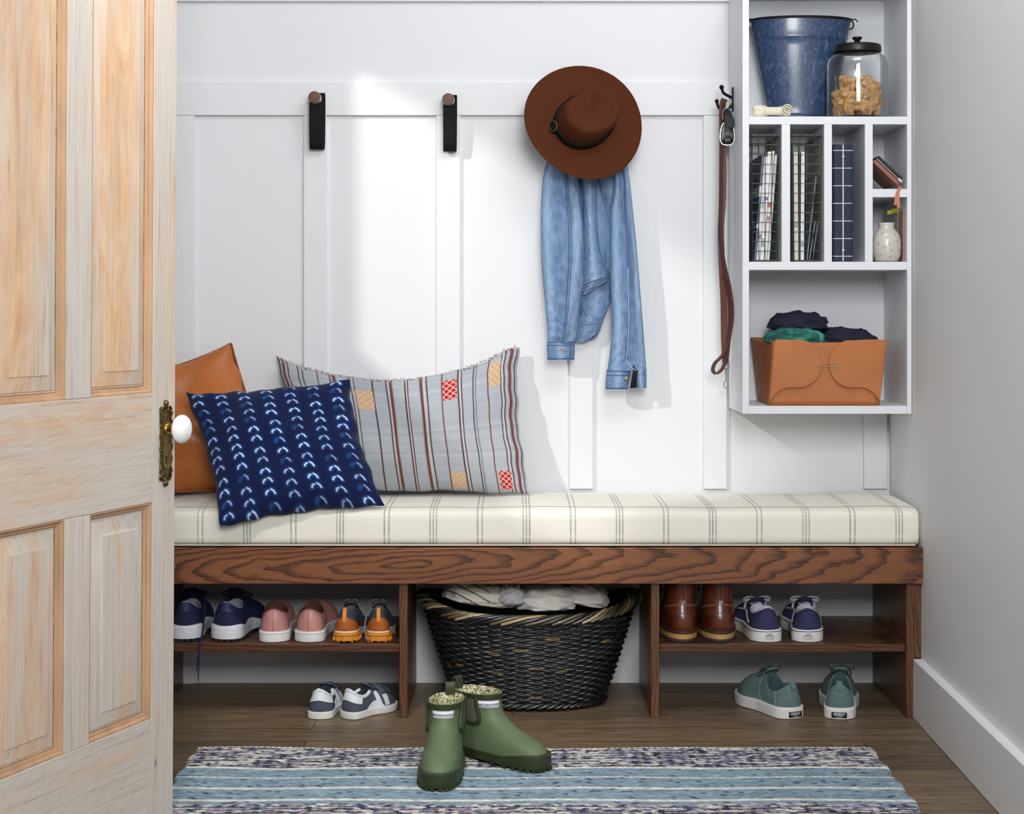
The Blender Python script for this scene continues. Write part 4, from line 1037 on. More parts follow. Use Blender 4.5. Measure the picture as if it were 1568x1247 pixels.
# ================================================================== HAT
M_HAT = mat('rust brown felt', rgb(84,44,24), 0.95, 0, 0.03, 60, 0.3, 700, 0.0006, sheen=0.0, spec=0.15)
M_BAND = mat('black leather band', rgb(16,13,15), 0.75, 0, bmp=0.15, bscale=500, spec=0.25)
hat_c = Vector(W(893,188,-0.118))
ax = Vector((0.235,-0.93,0.285)).normalized()            # crown axis towards the viewer, up and right
R_ = ax.to_track_quat('Z', 'Y').to_matrix().to_4x4()
# spin the hat about its own axis so that the buckle sits at the lower left
hat = thing('felt_hat', 'rust brown wide-brimmed felt hat hanging on the wall over the denim jacket', 'hat', tuple(hat_c))
def A(x, y, z):                                          # hat coordinates -> world offset
    return R_ @ Vector((x, y, z))
def hatpt(r, th, z): return A(r*math.cos(th), r*math.sin(th), z)
# work in a frame where e1 is screen-right in the brim plane
e3 = ax; e1 = (Vector((1,0,0))-e3*e3.x).normalized(); e2 = e3.cross(e1)
if e2.z < 0: e2 = -e2
def hp(x, y, z): return e1*x+e2*y+e3*z
RB = 0.1535
def brim_z(r, th): # gentle dip of brim
    q = (r-0.08)/(RB-0.08); return 0.010*q*q*(0.6+0.8*math.cos(2*(th-0.9)))
def crown_r(th, k): return (0.073+0.007*math.cos(2*(th-0.6)))*k
b = MB(); N = 96; rows = []
prof = [(RB,0.0,'b',-0.004),(RB+0.0012,0,'b',-0.002),(RB,0,'b',0.0002)]
def row(fn): return [fn(2*PI*i/N) for i in range(N)]
rows.append(row(lambda t: hp(0.080*math.cos(t), 0.080*math.sin(t), -0.0035)))
for q in (0.3, 0.6, 0.85, 0.97): rows.append(row(lambda t: hp((0.08+(RB-0.08)*q)*math.cos(t), (0.08+(RB-0.08)*q)*math.sin(t), brim_z(0.08+(RB-0.08)*q, t)-0.0035)))
rows.append(row(lambda t: hp((RB+0.001)*math.cos(t), (RB+0.001)*math.sin(t), brim_z(RB, t)-0.0018)))
for q in (0.985, 0.9, 0.7, 0.5, 0.3, 0.12): rows.append(row(lambda t: hp((0.08+(RB-0.08)*q)*math.cos(t), (0.08+(RB-0.08)*q)*math.sin(t), brim_z(0.08+(RB-0.08)*q, t)+(0.0 if q > 0.15 else 0.001))))
def cr(t, k, z):
    r = crown_r(t, k); return hp(r*math.cos(t)+0.003*z/0.1, r*math.sin(t)+0.002*z/0.1, z)
for k, z in ((1.03,0.002),(1.0,0.008),(0.99,0.02),(0.98,0.035),(0.97,0.052),(0.955,0.068),(0.935,0.080),(0.90,0.089),(0.84,0.095),(0.75,0.097),(0.62,0.094),(0.46,0.089),(0.26,0.085),(0.05,0.084)):
    def f(t, k=k, z=z):
        zz = z
        if z > 0.083:                                     # teardrop dent, deepest towards the right
            zz -= 0.006*max(0, math.cos(t-0.2))*(1 if k < 0.75 else 0.3)
            zz += 0.004*math.cos(2*(t+0.9))*(0.9-k)
        pinch = 0.007*math.exp(-((t-2.35)/0.35)**2)*min(1, z/0.08)      # front pinch upper left
        r = crown_r(t, k)*(1-0.0)-pinch
        return hp(r*math.cos(t)+0.004*z/0.1, r*math.sin(t)+0.002, zz*0.88)
    rows.append(row(f))
b.loft(rows, True, False, True); b.build('brim_and_crown', M_HAT, hat, smooth=60)
b = MB(); rows = []
for k, z in ((1.045,0.003),(1.06,0.0045),(1.035,0.0225),(1.0,0.0235)):
    rows.append(row(lambda t, k=k, z=z: hp(crown_r(t, k)*math.cos(t)+0.003*z/0.1, crown_r(t, k)*math.sin(t)+0.002*z/0.1, z)))
b.loft(rows, True).build('hat_band', M_BAND, hat, smooth=40)
tb = math.radians(196); rc = crown_r(tb, 1.07)
bc = hp(rc*math.cos(tb), rc*math.sin(tb), 0.0135)
rd = hp(math.cos(tb), math.sin(tb), 0); td = hp(-math.sin(tb), math.cos(tb), 0)
nrm_b = (rd*0.75+e3*0.66).normalized(); up_b = td; si_b = nrm_b.cross(up_b)
bc = bc+nrm_b*0.004
b = MB(); b.tube([bc+up_b*0.0135*math.cos(a)+si_b*0.0115*math.sin(a) for a in np.linspace(0, 2*PI, 36, endpoint=False)], 0.0012, 8, closed=True)
b.build('buckle_ring', mat('antique brass ring', rgb(150,122,70), 0.35, 0.9), hat)
b = MB(); b.ribbon([bc+up_b*t-nrm_b*(0.0015+0.006*(t/0.016)**2) for t in np.linspace(-0.016, 0.016, 9)], tuple(si_b), 0.021, 0.002); b.build('buckle_strap', M_BAND, hat)
# ================================================================== DENIM JACKET
M_DEN = colmat('washed denim', 0.92, 0.30, 800, 0.4, 1100, 0.0006, 0.1, 0.15)
DEN = np.array([lin(92), lin(120), lin(158)]); DLT = np.array([lin(158), lin(182), lin(210)]); DDK = np.array([lin(50), lin(74), lin(114)])
M_THR = mat('tan jacket thread', rgb(150,140,136), 0.8); M_DARKT = mat('dark denim seam', rgb(72,92,126), 0.9, 0, 0.75, 420)
jk = thing('denim_jacket', 'light blue denim jacket hanging by its collar beneath the brown hat', 'jacket', W(895,420,-0.04))
JO = jk.location
class Drape:
    """hanging cloth: rows of (py, xl, xr, ycentre, half thickness)"""
    def __init__(s, rows, seed=0, folds=3, amp=0.004, fade=(0.35,)):
        s.r = rows; s.seed = seed; s.folds = folds; s.amp = amp; s.fade = fade
    def at(s, v):
        n = len(s.r)-1; k = min(n-1e-6, v*n); i = int(k); f = k-i
        p0 = s.r[max(i-1,0)]; p1 = s.r[i]; p2 = s.r[i+1]; p3 = s.r[min(i+2,n)]
        return [0.5*(2*p1[j]+(p2[j]-p0[j])*f+(2*p0[j]-5*p1[j]+4*p2[j]-p3[j])*f*f+(3*p1[j]-p0[j]-3*p2[j]+p3[j])*f**3) for j in range(5)]
    def P(s, a, v, off=0.0):
        """a in 0..1 front left->right, 1..2 back right->left"""
        py, xl, xr, yc, ht = s.at(v)
        front = a <= 1; u = a if front else 2-a
        c = -math.cos(PI*u); x = (xl+xr)/2+(xr-xl)/2*c
        h = ht*math.sin(PI*u)**0.7
        w = 0
        if front:
            w = s.amp*(math.sin(u*s.folds*2*PI+s.seed+2.2*nz(u*1.5, v*3, s.seed))*0.6+1.6*nz(u*5+s.seed, v*7, 1.3))*math.sin(PI*u)**0.5
            w += s.amp*0.8*nz(u*9, v*22, s.seed+4)
        y = yc-(h+w+off) if front else yc+h*0.55
        d = D0+y
        return Vector(((x-784)*d/FPX, y, CH-(py-470)*d/FPX))
    def body(s, name, m=None, nu=44, nv=90, root=jk, thick=None):
        nv_ = nv; rows = []; cols = []
        rs = random.Random(s.seed)
        for j in range(nv_+1):
            v = j/nv_; r = []; c = []
            for i in range(nu*2):
                a = i/nu; p = s.P(a, v); r.append(p-JO)
                u = a if a <= 1 else 2-a
                f = 0.5+0.5*nz(u*4+s.seed, v*5, 2.2)
                fd = sum(math.exp(-((u-q)/0.10)**2) for q in s.fade)*0.55
                k = max(0, min(1, 0.25*f+fd+0.30*nz(u*14, v*30, 8)))
                col = DEN*(1-k)+DLT*k
                e = math.exp(-min(u, 1-u)/0.05)*0.35; col = col*(1-e)+DDK*e
                c.append((float(col[0]), float(col[1]), float(col[2]), 1.0))
            rows.append(r); cols.append(c)
        b = MB(); b.loft(rows, True, True, True, cols=cols); return b.build(name, m or M_DEN, root, smooth=80)
    def seam(s, a0, a1, v0, v1, b, r=0.0009, off=0.001, n=40, gap=None, wob=0):
        b.tube([s.P(lerp(a0, a1, t)+wob*math.sin(t*7), lerp(v0, v1, t), off)-JO for t in np.linspace(0, 1, n)], r, 5)
def seams(lst, name='seam', m=None, par=jk):
    b = MB()
    for d, a0, a1, v0, v1, r in lst: d.seam(a0, a1, v0, v1, b, r)
    return b.build(name, m or M_DARKT, par)
# body pieces behind the sleeves
back = Drape([(205,868,932,-0.022,0.012),(262,876,950,-0.022,0.013),(330,884,946,-0.022,0.014),(400,884,940,-0.022,0.014),(450,884,938,-0.022,0.012),(490,884,924,-0.024,0.010),(512,884,916,-0.026,0.008),(521,880,906,-0.026,0.006)], 3, 2, 0.003, (0.5,))
back.body('back_panel')
fold = Drape([(205,880,915,-0.038,0.010),(265,890,914,-0.040,0.012),(320,893,914,-0.042,0.012),(370,893,917,-0.043,0.012),(405,892,924,-0.044,0.011),(430,890,929,-0.044,0.010),(452,890,896,-0.044,0.006)], 5, 1, 0.002, (0.5,))
fold.body('front_panel')
rightb = Drape([(205,900,952,-0.032,0.010),(262,914,962,-0.034,0.012),(300,922,962,-0.036,0.013),(340,932,960,-0.036,0.012),(400,934,960,-0.036,0.010),(440,934,958,-0.034,0.008)], 9, 2, 0.003, (0.4,))
rightb.body('side_panel')
b = MB(); fold.seam(0.10, 0.92, 0.90, 0.775, b, 0.0011, 0.0012); fold.seam(0.10, 0.92, 0.94, 0.80, b, 0.0007, 0.0012); fold.seam(0.10, 0.95, 0.985, 0.86, b, 0.0009, 0.0012)
back.seam(0.15, 0.9, 0.60, 0.88, b, 0.0009); back.seam(0.15, 0.86, 0.64, 0.93, b, 0.0009); back.seam(0.1, 0.8, 0.72, 0.99, b, 0.001)
back.seam(0.97, 0.80, 0.42, 0.60, b, 0.0007)
rightb.seam(0.75, 0.25, 0.25, 0.52, b, 0.0008); rightb.seam(0.82, 0.33, 0.25, 0.54, b, 0.0006)
b.build('body_seam', M_DARKT, jk)
b = MB(); fold.seam(0.08, 0.93, 0.965, 0.83, b, 0.0006, 0.0016); fold.seam(0.10, 0.92, 0.885, 0.762, b, 0.0005, 0.0016); back.seam(0.15, 0.88, 0.62, 0.905, b, 0.0005, 0.0016); rightb.seam(0.79, 0.29, 0.25, 0.53, b, 0.0004, 0.0016)
b.build('top_stitching', M_THR, jk)
band = Drape([(485,882,920,-0.034,0.007),(500,880,917,-0.034,0.007),(512,879,912,-0.034,0.006),(524,879,898,-0.033,0.005)], 2, 1, 0.0015, (0.5,)); band.body('waistband')
b = MB(); band.seam(0.02, 0.98, 0.35, 0.2, b, 0.0007); band.seam(0.05, 0.95, 0.85, 0.7, b, 0.0007); b.build('waistband_seam', M_THR, jk)
# left sleeve, front of everything
sl = Drape([(205,862,888,-0.030,0.012),(235,844,884,-0.048,0.018),(262,833,884,-0.058,0.024),(300,829,888,-0.062,0.027),(345,828,893,-0.062,0.027),(400,829,894,-0.062,0.026),(440,832,892,-0.062,0.025),(480,836,887,-0.062,0.024),(505,838,884,-0.062,0.022),(526,839,880,-0.062,0.019)], 1, 2, 0.0055, (0.25,0.72))
s1 = sl.body('sleeve')
b = MB(); sl.seam(0.60, 0.60, 0.12, 0.5, b, 0.0013); sl.seam(0.60, 0.52, 0.5, 0.985, b, 0.0013); sl.seam(0.64, 0.64, 0.12, 0.5, b, 0.0008); sl.seam(0.64, 0.56, 0.5, 0.985, b, 0.0008)
b.build('sleeve_seam', M_DARKT, s1)
cf = Drape([(523,838,881,-0.062,0.021),(530,837,880,-0.062,0.022),(542,838,880,-0.062,0.022),(551.5,838,879,-0.062,0.021)], 1, 1, 0.001, (0.5,))
c1 = cf.body('cuff')
b = MB(); cf.seam(0.02, 0.98, 0.08, 0.08, b, 0.0010); cf.seam(0.02, 0.98, 0.9, 0.9, b, 0.0012); cf.seam(0.02, 0.98, 0.3, 0.3, b, 0.0005); cf.seam(0.74, 0.75, 0.02, 0.98, b, 0.0009)
b.build('cuff_seam', M_DARKT, c1)
b = MB(); p = cf.P(0.55, 0.5, 0.001)-JO
b.tube([p+Vector((0.008*math.cos(a), -0.001, 0.0026*math.sin(a))) for a in np.linspace(0, 2*PI, 20, endpoint=False)], 0.0009, 6, closed=True); b.build('buttonhole', mat('tan thread', rgb(176,150,112), 0.8), c1)
# right sleeve
sr = Drape([(205,912,940,-0.028,0.010),(240,930,956,-0.050,0.014),(275,940,964,-0.056,0.018),(320,936,969,-0.058,0.021),(380,935,975,-0.060,0.023),(440,935,980,-0.060,0.023),(490,937,984,-0.060,0.023),(530,935,987,-0.060,0.022),(555,932,989,-0.060,0.021),(568,930,990,-0.060,0.020)], 6, 2, 0.0045, (0.3,0.8))
s2 = sr.body('sleeve')
b = MB(); sr.seam(0.60, 0.58, 0.1, 0.5, b, 0.0013); sr.seam(0.58, 0.46, 0.5, 0.86, b, 0.0013); sr.seam(0.64, 0.62, 0.1, 0.5, b, 0.0007); b.build('sleeve_seam', M_DARKT, s2)
b = MB(); b.tube([sr.P(lerp(0.58,0.475,t), lerp(0.5,0.87,t), 0.0022)-JO for t in np.linspace(0,1,20)]+[sr.P(lerp(0.47,0.66,t), lerp(0.87,1.0,t), 0.002)-JO for t in np.linspace(0.1,1,8)], 0.0009, 5)
b.build('placket_edge', mat('pale denim edge', rgb(188,200,214), 0.9), s2)
b = MB(); g = [sr.P(0.60, 0.91, 0.0012)-JO, sr.P(0.665, 0.985, 0.0012)-JO, sr.P(0.68, 1.0, 0.0012)-JO, sr.P(0.60, 1.0, 0.0012)-JO]
lo = Vector(W(972.5,594,-0.077))-JO; lo2 = Vector(W(964.5,595,-0.077))-JO
b.add([g[0], g[1], g[2], lo+Vector((0.003,0,0)), lo2, g[3]], [(0,1,2,3,4,5)]); b.build('cuff_slit', M_BLACK, s2, solid=0.0015)
ca = Drape([(567,929,965,-0.060,0.021),(576,928,965,-0.060,0.022),(588,927,963,-0.060,0.022),(596.5,928,961,-0.060,0.021)], 1, 1, 0.001, (0.5,)); c2 = ca.body('cuff')
cb = Drape([(565,972,990,-0.060,0.017),(575,972,990,-0.060,0.017),(585,973,990,-0.060,0.017),(594.5,975,990,-0.060,0.016)], 1, 1, 0.001, (0.5,)); c3 = cb.body('cuff_flap')
b = MB(); ca.seam(0.02, 0.98, 0.08, 0.08, b, 0.0010); ca.seam(0.02, 0.98, 0.9, 0.9, b, 0.0012); ca.seam(0.02, 0.98, 0.3, 0.3, b, 0.0005); b.build('cuff_seam', M_DARKT, c2)
b = MB(); p = ca.P(0.74, 0.45, 0.002)-JO; b.lathe([(0.0001,0.0022),(0.0032,0.002),(0.0052,0.0016),(0.0058,0.0004),(0.0058,-0.001)], 20)
b.v = [(p.x+x, p.y-z, p.z+y) for x, y, z in b.v]; b.build('button', mat('dull brass button', rgb(128,122,108), 0.45, 0.8), c2)
hl = MB().tube([Vector(W(888,190,-0.02))-JO, Vector(W(893,168,-0.05))-JO, Vector(W(900,190,-0.02))-JO], 0.002, 6).build('hanger_loop', M_DARKT, jk)
# ================================================================== HOOK, KEYS, LEASH on the cabinet side
M_IRON = mat('blackened iron', rgb(30,30,34), 0.4, 0.8); M_CHROME = mat('chrome', rgb(200,202,206), 0.2, 1.0)
xs_ = cx(1137)                                            # outer face of the cabinet side
yh = -0.10
hk = thing('double_hook', 'small black double hook screwed to the left side of the white cabinet', 'hook', (xs_, yh, WZ(158,yh)))
hz = lambda py: WZ(py, yh)-hk.location.z
b = MB(); b.box(-0.004, -0.0004, -0.008, 0.008, hz(172), hz(134)); b.build('backplate_mount', M_IRON, hk, bevel=0.001)
b = MB(); b.tube(spline([(-0.003,0,hz(150)),(-0.016,-0.002,hz(146)),(-0.026,-0.004,hz(142)),(-0.03,-0.004,hz(134))], 6), [0.004]*18+[0.0055], 8)
b.sphere((-0.03,-0.004,hz(134)), 0.0065, 10); b.build('upper_prong', M_IRON, hk)
b = MB(); b.tube(spline([(-0.003,0,hz(160)),(-0.014,-0.002,hz(168)),(-0.028,-0.002,hz(170)),(-0.038,-0.002,hz(164)),(-0.042,-0.002,hz(156))], 6), 0.0036, 8); b.sphere((-0.042,-0.002,hz(155)), 0.0055, 10); b.build('lower_prong', M_IRON, hk)
def pw2(px, py, y): return Vector(W(px, py, y))
lea = thing('dog_leash', 'long brown leather dog leash hanging from the hook beside the cabinet', 'leash', tuple(pw2(1108,160,yh)))
LO = lea.location; M_LSH = mat('brown leash leather', rgb(92,44,30), 0.5, 0, 0.12, 50, 0.15, 400)
pts = [pw2(1110,152,yh), pw2(1106,165,yh-0.004), pw2(1107,230,yh-0.006), pw2(1107,300,yh-0.004), pw2(1104,350,yh-0.003), pw2(1105,400,yh-0.003), pw2(1108,460,yh), pw2(1109,520,yh), pw2(1111,556,yh)]
P_ = [p-LO for p in spline(pts, 8)]
wd = [(math.cos(a), math.sin(a), 0) for a in [0.0+0.15*math.sin(i/6) for i in range(len(P_))]]
b = MB().ribbon(P_, wd, 0.0165, 0.0028); b.build('hanging_strap', M_LSH, lea, bevel=0.0006)
pts = [pw2(1110,152,yh-0.008), pw2(1105,200,yh-0.012), pw2(1104,300,yh-0.012), pw2(1103,350,yh-0.012), pw2(1108,400,yh-0.014), pw2(1117,440,yh-0.014), pw2(1121,480,yh-0.013), pw2(1116,520,yh-0.012), pw2(1107,543,yh-0.013), pw2(1095,556,yh-0.013), pw2(1091.5,567,yh-0.012), pw2(1097,572,yh-0.012), pw2(1107,563,yh-0.011), pw2(1114,540,yh-0.010), pw2(1118,480,yh-0.006), pw2(1114,440,yh-0.006), pw2(1108,420,yh-0.006)]
P_ = [p-LO for p in spline(pts, 8)]
b = MB().ribbon(P_, (0.5,-0.85,0.1), 0.010, 0.0055); b.build('handle_loop', mat('dark brown leash leather', rgb(84,44,34), 0.5, 0, 0.12, 50), lea, bevel=0.0006)
b = MB(); q = lambda px, py, dy=0.0: pw2(px, py, yh+dy)-LO
b.tube([q(1106,556), q(1117,556), q(1117,566), q(1106,566)], 0.0014, 6, closed=True)
b.tube([q(1111.5,564), q(1111.5,574)], 0.003, 8); b.tube([q(1111.5,574), q(1112,584)], [0.0022,0.003], 8)
b.tube(spline([q(1112,582), q(1109,586), q(1109,592), q(1112,595), q(1114,590), q(1113,584)], 5), 0.0017, 6)
b.build('snap_clasp', M_CHROME, lea)
ky = thing('car_keys', 'bunch of keys with black remote fob hanging from the hook beside the cabinet', 'keys', tuple(pw2(1115,170,yh-0.02)))
KO = ky.location; yk_ = yh-0.020; q = lambda px, py, dy=0.0: pw2(px, py, yk_+dy)-KO
b = MB(); b.tube([q(1113+7*math.cos(a), 176+10*math.sin(a), 0.004*math.sin(a)) for a in np.linspace(0, 2*PI, 24, endpoint=False)], 0.0012, 6, closed=True); b.build('key_ring', M_CHROME, ky)
def fobring(k, y): 
    out = []
    for a in np.linspace(0, 2*PI, 28, endpoint=False):
        ex = abs(math.cos(a))**0.7*math.copysign(1, math.cos(a)); ez_ = abs(math.sin(a))**0.7*math.copysign(1, math.sin(a))
        wv = 1+0.16*ez_*-1*-1
        out.append(q(1113.5+11.5*k*ex*(0.92-0.12*(-ez_)), 205+17.5*k*ez_, y))
    return out
b = MB(); b.loft([fobring(0.8,0.006), fobring(0.95,0.004), fobring(0.97,0.0), fobring(0.95,-0.004), fobring(0.8,-0.0065)], True, True, True); b.build('remote_fob', mat('gloss black plastic', rgb(16,17,20), 0.25, 0, coat=0.4), ky)
b = MB(); b.tube(fobring(0.99,-0.002), 0.0011, 6, closed=True); b.build('chrome_edge', M_CHROME, ky)
b = MB()
for k in range(3): 
    c_ = q(1114, 196+9*k, -0.0068); b.obox(c_, (0.0062,0,0), (0,0.0004,0), (0,0,0.0042))
b.build('button', mat('grey fob button', rgb(60,62,66), 0.5), ky, bevel=0.0008)
b = MB()
for k in range(3):
    vs, fs = textmesh(('o','=','-')[k], 0.007); c_ = q(1114, 196+9*k, -0.0075); b.add([(c_.x+v[0], c_.y, c_.z+v[1]) for v in vs], fs)
b.build('button_symbol', mat('white fob print', rgb(200,200,200), 0.5), ky, smooth=0)
b = MB(); b.ribbon([q(1112,168,0.004), q(1115,176,-0.009), q(1117,186,-0.012), q(1118,196,-0.011)], (1,0,0.1), [0.012,0.02,0.025,0.02], 0.004); b.build('leather_tab', mat('black leather tab', rgb(24,24,26), 0.6), ky, bevel=0.0012)
b = MB(); b.ribbon([q(1120,182,0.002), q(1124,200,0.002), q(1127,220,0.002)], (1,0,0.2), [0.011,0.004,0.0045], 0.0018); b.build('house_key', mat('nickel key', rgb(140,140,142), 0.35, 0.9), ky)
# ================================================================== ITEMS IN THE CUBBIES
def enamel():
    m, nt, p = newmat('blue enamel')
    v = coords(nt, (1,1,0.45))
    n1 = noisen(nt, v, 150, 4, 0.75); n2 = noisen(nt, coords(nt, (1,1,0.5)), 22, 3)
    c = ramp(nt, n1, [(0.36, rgb(30,46,74)), (0.55, rgb(52,74,106)), (0.74, rgb(120,138,160))])
    c = mixn(nt, ramp(nt, n2, [(0.3, (0,0,0,1)), (0.8, (0.5,0.5,0.5,1))]), c, rgb(44,70,112))
    sp = noisen(nt, coords(nt, loc=(0.2,0.05,0.1)), 34, 2, 0.5)
    ru = ramp(nt, sp, [(0.74, (0,0,0,1)), (0.77, (1,1,1,1))])
    c = mixn(nt, ru, c, rgb(62,36,26))
    nt.links.new(c, p.inputs['Base Color']); p.inputs['Roughness'].default_value = 0.28; p.inputs['Coat Weight'].default_value = 0.4; p.inputs['Coat Roughness'].default_value = 0.12
    bump(nt, p, n1, 0.12, 0.0006); return m
M_EN = enamel(); M_RIM = mat('black rim', rgb(22,22,24), 0.4)
bz = ZT1+0.0005; by = -0.095; bx = WX(1226, -0.095)
pail = thing('enamel_pail', 'blue speckled enamel pail with black rim standing in the top cubby', 'pail', (bx, by, bz))
H_ = WZ(24, by-0.075)-bz; SX, SY = 1.0, 0.5
RT, RB_ = 0.1275, 0.0815
b = MB(); b.lathe([(RB_-0.006,0.0),(RB_,0.0005),(RB_+0.001,0.016),(RB_-0.001,0.018),(RB_+0.0015,0.020)]+[(lerp(RB_,RT,t), lerp(0.018,H_,t)) for t in np.linspace(0.03,0.80,10)]+[(lerp(RB_,RT,0.81)+0.0015, lerp(0.018,H_,0.81)),(lerp(RB_,RT,0.82), lerp(0.018,H_,0.82))]+[(RT,H_),(RT-0.003,H_),(lerp(RB_,RT,0.3)-0.003,lerp(0.018,H_,0.3)),(RB_-0.004,0.008)], 72, sx=SX, sy=SY, cap0=True, cap1=True)
b.build('bucket_body', M_EN, pail, smooth=50)
MB().tube([(RT*math.cos(a)*1.002, SY*RT*math.sin(a)*1.004, H_) for a in np.linspace(0, 2*PI, 72, endpoint=False)], 0.0034, 8, closed=True).build('black_rim', M_RIM, pail)
for s_ in (-1, 1):
    b = MB(); xe = s_*(RT+0.001)
    b.tube([(xe+s_*0.008*math.cos(a)-s_*0.002, 0.0+0.004*0, H_-0.010+0.011*math.sin(a)) for a in np.linspace(0, 2*PI, 16, endpoint=False)], 0.0024, 6, closed=True)
    b.sphere((xe, 0, H_+0.002), 0.005, 8)
    b.build('handle_ear', M_RIM, pail)
b = MB(); pts = []
for a in np.linspace(0, PI, 30): pts.append((math.cos(a)*(RT+0.010), -0.004+SY*(RT+0.004)*math.sin(a)*1.0, H_+0.004-0.0*math.sin(a)))
pts = [(RT+0.017,0,H_-0.003)]+pts+[(-RT-0.008,0,H_-0.004)]
b.tube(pts, 0.0017, 6); b.build('bail_handle', M_RIM, pail)
# glass treat jar
def glass():
    m, nt, p = newmat('clear glass'); p.inputs['Base Color'].default_value = (0.97,0.985,0.99,1); p.inputs['Roughness'].default_value = 0.02
    p.inputs['Transmission Weight'].default_value = 1.0; p.inputs['IOR'].default_value = 1.45; return m
M_GL = glass(); jy = -0.196; jx = WX(1312.5, jy); jr = 46.2*(D0+jy)/FPX
jar = thing('glass_jar', 'round glass treat jar with black lid standing beside the blue pail', 'jar', (jx, jy, bz))
jh = WZ(79, jy)-bz
outer = [(0.001,0.0),(jr*0.86,0.0),(jr*0.96,0.004),(jr,0.012),(jr,jh*0.3),(jr,jh*0.6),(jr,jh*0.78),(jr*0.985,jh*0.84),(jr*0.94,jh*0.89),(jr*0.85,jh*0.935),(jr*0.76,jh*0.965),(jr*0.735,jh*0.98),(jr*0.735,jh)]
inner = [(r_-0.003, max(z, 0.005)) for r_, z in reversed(outer[1:])]+[(0.001,0.005)]
MB().lathe(outer+inner, 64).build('jar_body', M_GL, jar, smooth=50)
M_LID = mat('black metal lid', rgb(24,24,26), 0.35, 0.3)
l = MB().lathe([(0.0001,0.017),(0.030,0.0168),(jr*0.74,0.0155),(jr*0.785,0.0125),(jr*0.79,0.0),(jr*0.785,-0.003),(jr*0.74,-0.003),(jr*0.735,0.010),(0.0001,0.010)], 64, c=(0,0,jh)).build('lid', M_LID, jar, smooth=50)
MB().lathe([(0.0055,0.016),(0.005,0.022),(0.009,0.029),(0.0125,0.032),(0.0125,0.034),(0.011,0.036),(0.0001,0.036)], 32, c=(0,0,jh)).build('lid_knob', M_LID, l, smooth=50)
# knotted rawhide treats
def knot_bone(name, L, r, k, m, mk, seed=0):
    b = MB(); rs = random.Random(seed)
    b.tube([(x, 0.0004*math.sin(x*300), 0) for x in np.linspace(-L*0.38, L*0.38, 12)], [r*(1+0.08*math.sin(i*2)) for i in range(12)], 12)
    for s_ in (-1, 1):                         # each end tied in a knot: wrapped ring plus rolled ears
        cx_ = s_*L*0.34
        b.tube([(cx_+0.18*r*math.sin(a), r*1.15*math.cos(a), r*1.15*math.sin(a)) for a in np.linspace(0, 2*PI, 16, endpoint=False)], r*0.62, 8, closed=True)
        for e in (-1, 1):
            b.tube([(cx_, 0, 0), (cx_+s_*r*0.9, e*r*0.7, r*0.2*e), (cx_+s_*r*1.7, e*r*1.25, -r*0.1*e)], [r*0.7, r*0.95, r*0.75], 8)
    return b.build(name, m, None, smooth=70)
M_RAW = mat('toasted rawhide', rgb(228,178,114), 0.55, 0, 0.16, 120, 0.2, 400); M_RAWW = mat('white rawhide', rgb(226,220,198), 0.6, 0, 0.05, 100, 0.2, 300)
rs = random.Random(12); src = None; placed = []; JI = jr-0.0035
rb = 0.0092; LB = 0.050
treats = []
layers = [(0.0250,8),(0.0425,8),(0.060,7),(0.0775,6),(0.095,4)]
for z, nn in layers:
    for i in range(nn):
        a = 2*PI*i/nn+z*60+rs.uniform(-.15,.15); rad = (JI-0.0265) if z < 0.075 else (JI-0.028)*rs.uniform(0.3, 0.95)
        if i >= nn-2 and nn > 6: rad = 0.012
        treats.append((rad*math.cos(a), rad*math.sin(a), z+rs.uniform(-.002,.002), a+PI/2+rs.uniform(-.25,.25), rs.uniform(-.1,.1) if z < 0.03 else rs.uniform(-.28,.28)))
cols_done = []
placenames = 'in the glass jar among the knotted rawhide treats'
for k, (x, y, z, rz, ry) in enumerate(treats):
    if src is None:
        src = knot_bone('rawhide_treat', LB, rb*0.85, 0, M_RAW, M_RAW, 1); o = src
    else:
        o = src.copy(); C.objects.link(o)
    o.location = (jx+x, jy+y, bz+z-0.0015); o.rotation_euler = (rs.uniform(0,3), ry, rz)
    tag(o, 'small tan knotted rawhide bone heaped inside the glass jar', 'dog treat', 'rawhide treats in the glass jar')
# big white rawhide bone lying in front of the pail
yb_ = -0.250
bone = MB(); bl = [WX(1155,yb_), WX(1212,yb_)]; zc = 0.0128
def roll(cx_, s_):
    for q_ in (0,):
        sp = []
        for t in np.linspace(0, 4.6*PI, 60): rr = 0.0125*(1-t/(4.6*PI)*0.85); sp.append((cx_+rr*math.cos(t)*1.0, 0, zc+rr*math.sin(t)))
        bone.ribbon([(p[0], -0.014, p[2]) for p in sp], (0,1,0), 0.012, 0.0020)
        bone.lathe([(0.0001,0.0),(0.0118,0.0),(0.0125,0.004),(0.012,0.02),(0.006,0.024),(0.0001,0.024)], 24)
        n_ = 24*6; bone.v[-n_:] = [(cx_+p[0], -0.009+p[2], zc+p[1]) for p in bone.v[-n_:]]
X0 = WX(1183,yb_)
roll(0.031, 1)
bone.tube([(-0.022,0,zc), (-0.008,0,zc), (0.01,0,zc), (0.03,0,zc)], [0.0105,0.0085,0.0085,0.0105], 14)
for e in (-1,1): bone.tube([(-0.018,0,zc), (-0.028,0.0,zc+e*0.003), (-0.040,-0.002,zc+e*0.0042), (-0.045,-0.002,zc+e*0.003)], [0.0095,0.0105,0.0082,0.005], 12)
bone.tube([(-0.020+0.002*math.sin(a),0.0108*math.cos(a),zc+0.0108*math.sin(a)) for a in np.linspace(0,2*PI,20,endpoint=False)], 0.0022, 8, closed=True)
